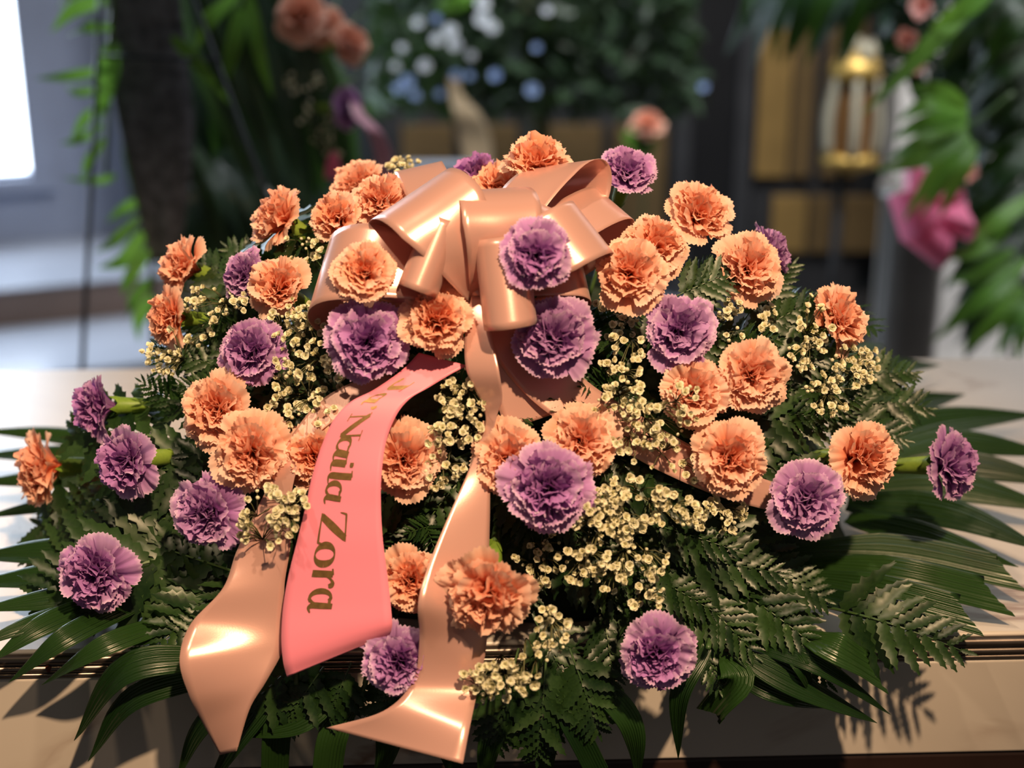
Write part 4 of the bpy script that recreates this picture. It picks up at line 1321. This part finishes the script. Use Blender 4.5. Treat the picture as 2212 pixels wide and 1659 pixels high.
# ------------------------------------------------------------------ background: lantern on a pole, pillar, right standing spray
lp = at(1835, 350, 3.0)
lan = empty('pole_lantern', (lp.x, 3.0, 0), 'brass and cream lantern on a slim dark pole before the ochre panels', 'lantern')
def LZ(py):
    return at(1835, py, 3.0).z
sc3 = (lp - CAM).dot(FW) / F
mb = MB(); mb.tube([(-.02, 0, .02), (-.02, 0, LZ(365))], .012, 10); mb.build('pole', M['black'], lan)
mb = MB(); mb.lathe([(.001, 0), (.13, 0), (.13, .02), (.03, .05), (.001, .05)], 20); mb.build('foot', M['black'], lan)
mb = MB(); r_ = 62 * sc3
mb.lathe([(.001, LZ(368)), (r_ * .4, LZ(368)), (r_, LZ(352)), (r_ * 1.05, LZ(338)), (r_ * .9, LZ(328)), (.001, LZ(328))], 24)
mb.build('base_bowl', M['brass'], lan)
mb = MB(); mb.lathe([(r_ * .72, LZ(328)), (r_ * .78, LZ(250)), (r_ * .62, LZ(165))], 24); mb.build('glass_body', M['amber'], lan)
for q in range(6):
    a = 2 * PI * q / 6 + .42
    mb = MB(); mb.tube(crom([(r_ * .92 * math.cos(a), r_ * .92 * math.sin(a), LZ(332)), (r_ * .98 * math.cos(a), r_ * .98 * math.sin(a), LZ(250)), (r_ * .68 * math.cos(a), r_ * .68 * math.sin(a), LZ(155))], 8), r_ * .15, 8)
    mb.build('post', M['cream'], lan)
mb = MB(); mb.lathe([(r_ * .85, LZ(168)), (r_ * .92, LZ(150)), (r_ * .80, LZ(135)), (r_ * .55, LZ(118)), (.001, LZ(110))], 24); mb.build('crown_ring', M['brass'], lan)
for q in range(5):
    a = 2 * PI * q / 5
    mb = MB(); mb.lathe([(.001, LZ(138)), (r_ * .22, LZ(125)), (r_ * .16, LZ(100)), (.001, LZ(82))], 10, (r_ * .5 * math.cos(a), r_ * .5 * math.sin(a), 0)); mb.build('finial', M['cream'], lan)
pp = at(1955, 700, 2.7)
pil = empty('pewter_urn', (pp.x, 2.7, 0), 'tall grey cylindrical urn below the pink bow at right', 'urn')
zt = at(1955, 400, 2.7).z
mb = MB(); mb.lathe([(.001, 0), (.10, 0), (.10, .05), (.085, .07), (.08, .3), (.082, zt - .05), (.095, zt - .03), (.095, zt), (.08, zt), (.075, zt - .03), (.001, zt - .04)], 28)
mb.build('body', M['pewter'], pil)
# foliage of the right standing spray
bl = []
for i in range(46):
    x, y = GR.uniform(1985, 2300), GR.uniform(-120, 620)
    bl.append(([(x + 60, y - 50), (x, y), (x - 90 + GR.uniform(-40, 40), y + 90 + GR.uniform(-40, 60))], GR.uniform(40, 64)))
bl = [b_ for b_ in bl if b_[0][2][0] > 2010 or b_[0][2][1] < 150]
branch('leaf_mass', 'dense dark foliage at the core of the right standing spray', 'foliage', None, 'dark_leaf', bl, 1.95, [(2150, -160), (2170, 300), (2180, 800)], jit=.12)
bl = []
for i in range(30):
    y = -100 + i * 28
    x = 2090 + GR.uniform(-20, 40)
    bl.append(([(x + 120, y - 60), (x + 40, y), (x - 40 + GR.uniform(-20, 50), y + 50 + GR.uniform(0, 50))], 50))
branch('leaf_mass', 'dark green leaf layer behind the right palm fan', 'foliage', None, 'palm', bl, 1.80, [(2150, -160), (2170, 300), (2180, 800)], jit=.06)
palm_r = [([(2090, 245), (2010, 225), (1935, 262)], 46), ([(2090, 262), (2000, 268), (1925, 300)], 46), ([(2090, 280), (1995, 310), (1915, 345)], 50), ([(2090, 290), (2000, 340), (1890, 370)], 46), ([(2095, 300), (2030, 360), (1950, 480)], 44), ([(2100, 305), (2050, 370), (1985, 470)], 42), ([(2105, 310), (2070, 380), (2030, 470)], 42), ([(2085, 230), (2030, 195), (1965, 190)], 40)]
branch('palm_fan', 'bright green palm fan spreading left from the right standing spray', 'palm leaf', None, 'bright_leaf', palm_r, 1.55, [(2190, 200), (2130, 250), (2088, 275)], jit=.02)
branch('palm_fan', 'long green blade crossing the pink flowers at upper right', 'palm leaf', None, 'bright_leaf', [([(2110, 0), (2000, 110), (1860, 250)], 46), ([(2150, -40), (2080, 20), (2010, 60)], 50)], 1.52, [(2210, -60), (2150, -20), (2110, 5)], jit=.01)
bl = [([(2180, 480), (2110, 540), (2030, 560)], 40), ([(2190, 540), (2120, 590), (2040, 610)], 38), ([(2200, 590), (2120, 650), (2010, 740)], 42), ([(2210, 620), (2150, 690), (2080, 760)], 44), ([(2230, 640), (2190, 700), (2150, 770)], 44), ([(2240, 420), (2150, 480), (2080, 520)], 40), ([(2220, 560), (2130, 640), (2060, 680)], 40), ([(2250, 660), (2210, 720), (2195, 790)], 40)]
branch('palm_fan', 'green palm fan drooping across the white wall at right', 'palm leaf', None, 'bright_leaf', bl, 1.60, [(2260, 300), (2230, 480), (2230, 660)], jit=.03)
lc = empty('leaf_mass', at(2150, 100, 2.25), 'deep dark leaves filling the top right corner', 'foliage')
leaf_cloud(lc, 'leaves', 420, 1905, 2330, -170, 185, 2.25, .14, .055, 'dark_leaf', GR)
leaf_cloud(lc, 'leaves', 420, 2070, 2330, 120, 560, 2.25, .14, .055, 'dark_leaf', GR)
# overhanging leaves between the door and the lantern
bl = []
for i in range(12):
    x = 1610 + 22 * i
    bl.append(([(x + 40, -60), (x + 10, 20), (x - 30 + GR.uniform(-20, 30), 110 + GR.uniform(-20, 60))], 40))
branch('leafy_branch', 'dim olive leaves hanging from above over the ochre panels', 'foliage', None, 'palm', bl, 2.3, [(1600, -80), (1750, -70), (1900, -60)], jit=.1)
# salmon gladiolus blooms of the right spray
def bloom(px, py, d, f, Y, lab):
    P = at(px, py, Y); s = d * (P - CAM).dot(FW) / F / 1.3
    root = empty('gladiolus_bloom', P, lab, 'flower', 'salmon blooms in the right standing spray')
    root.rotation_mode = 'QUATERNION'; root.rotation_quaternion = frame(view(f), GR.uniform(0, 6)); root.scale = (s, s, s)
    for i in range(6):
        me = mesh_from('gladiolus_petal', *petal_geo(.8, D2(15), D2(GR.uniform(60, 95)), .34, .05, 1.2, GR, ns=10, nt=6, teeth=.01), M['glad'])
        o = link('petal', me, root); o.rotation_euler = (0, GR.uniform(-.1, .1), 2 * PI * i / 6 + GR.uniform(-.1, .1))
    mb = MB(); mb.tube([(0, 0, .05), (0, 0, -.5), (.1, 0, -1.0)], .05, 6); mb.build('stem', M['stem'], root)
bloom(2000, 25, 74, (-.5, .2, .8), 1.58, 'salmon bloom at the top of the right standing spray')
bloom(1970, 80, 62, (-.6, -.3, .7), 1.58, 'salmon bloom just below the top one in the right standing spray')
bloom(1982, 138, 56, (-.3, -.2, .9), 1.60, 'salmon bloom under the long green blade at right')
bloom(2095, 380, 60, (-.4, .2, .8), 1.66, 'salmon bloom beside the hot pink bow at right')
# hot pink bow of the right spray
rb = empty('ribbon_bow', at(2010, 470, 1.62), 'hot pink satin bow hanging in the right standing spray', 'bow')
def bgloop(c, e, wv, W, H, mat):
    K = at(c[0], c[1], 1.64) - rb.location; E = at(e[0], e[1], 1.60) - rb.location
    d = E - K; L = d.length; d.normalize()
    wv_ = (RT * wv[0] - UP * wv[1] - FW * wv[2]).normalized(); wv_ = (wv_ - d * wv_.dot(d)).normalized(); nn = d.cross(wv_)
    vs, fs = [], []
    n, m = 26, 6
    for i in range(n + 1):
        u = i / n; sp = math.sin(PI * u)
        for j in range(m + 1):
            vs.append(tuple(K + d * (L * sp ** .7) + nn * (H * math.sin(2 * PI * u) * sp ** .4) + wv_ * (W * (.25 + .75 * sp) * (j / m - .5))))
    for i in range(n):
        for j in range(m):
            a = i * (m + 1) + j
            fs.append((a, a + 1, a + m + 2, a + m + 1))
    mesh_obj('bow_loop', vs, fs, M[mat], rb)
bgloop((2075, 430), (1945, 470), (20, 100, .6), .085, .05, 'pinkrib')
bgloop((2075, 440), (1990, 545), (80, 60, .4), .085, .045, 'pinkrib')
bgloop((2080, 430), (2060, 500), (70, 20, .3), .07, .03, 'pinkrib')
bgloop((2085, 420), (1960, 400), (20, 90, .3), .06, .03, 'pinkrib')
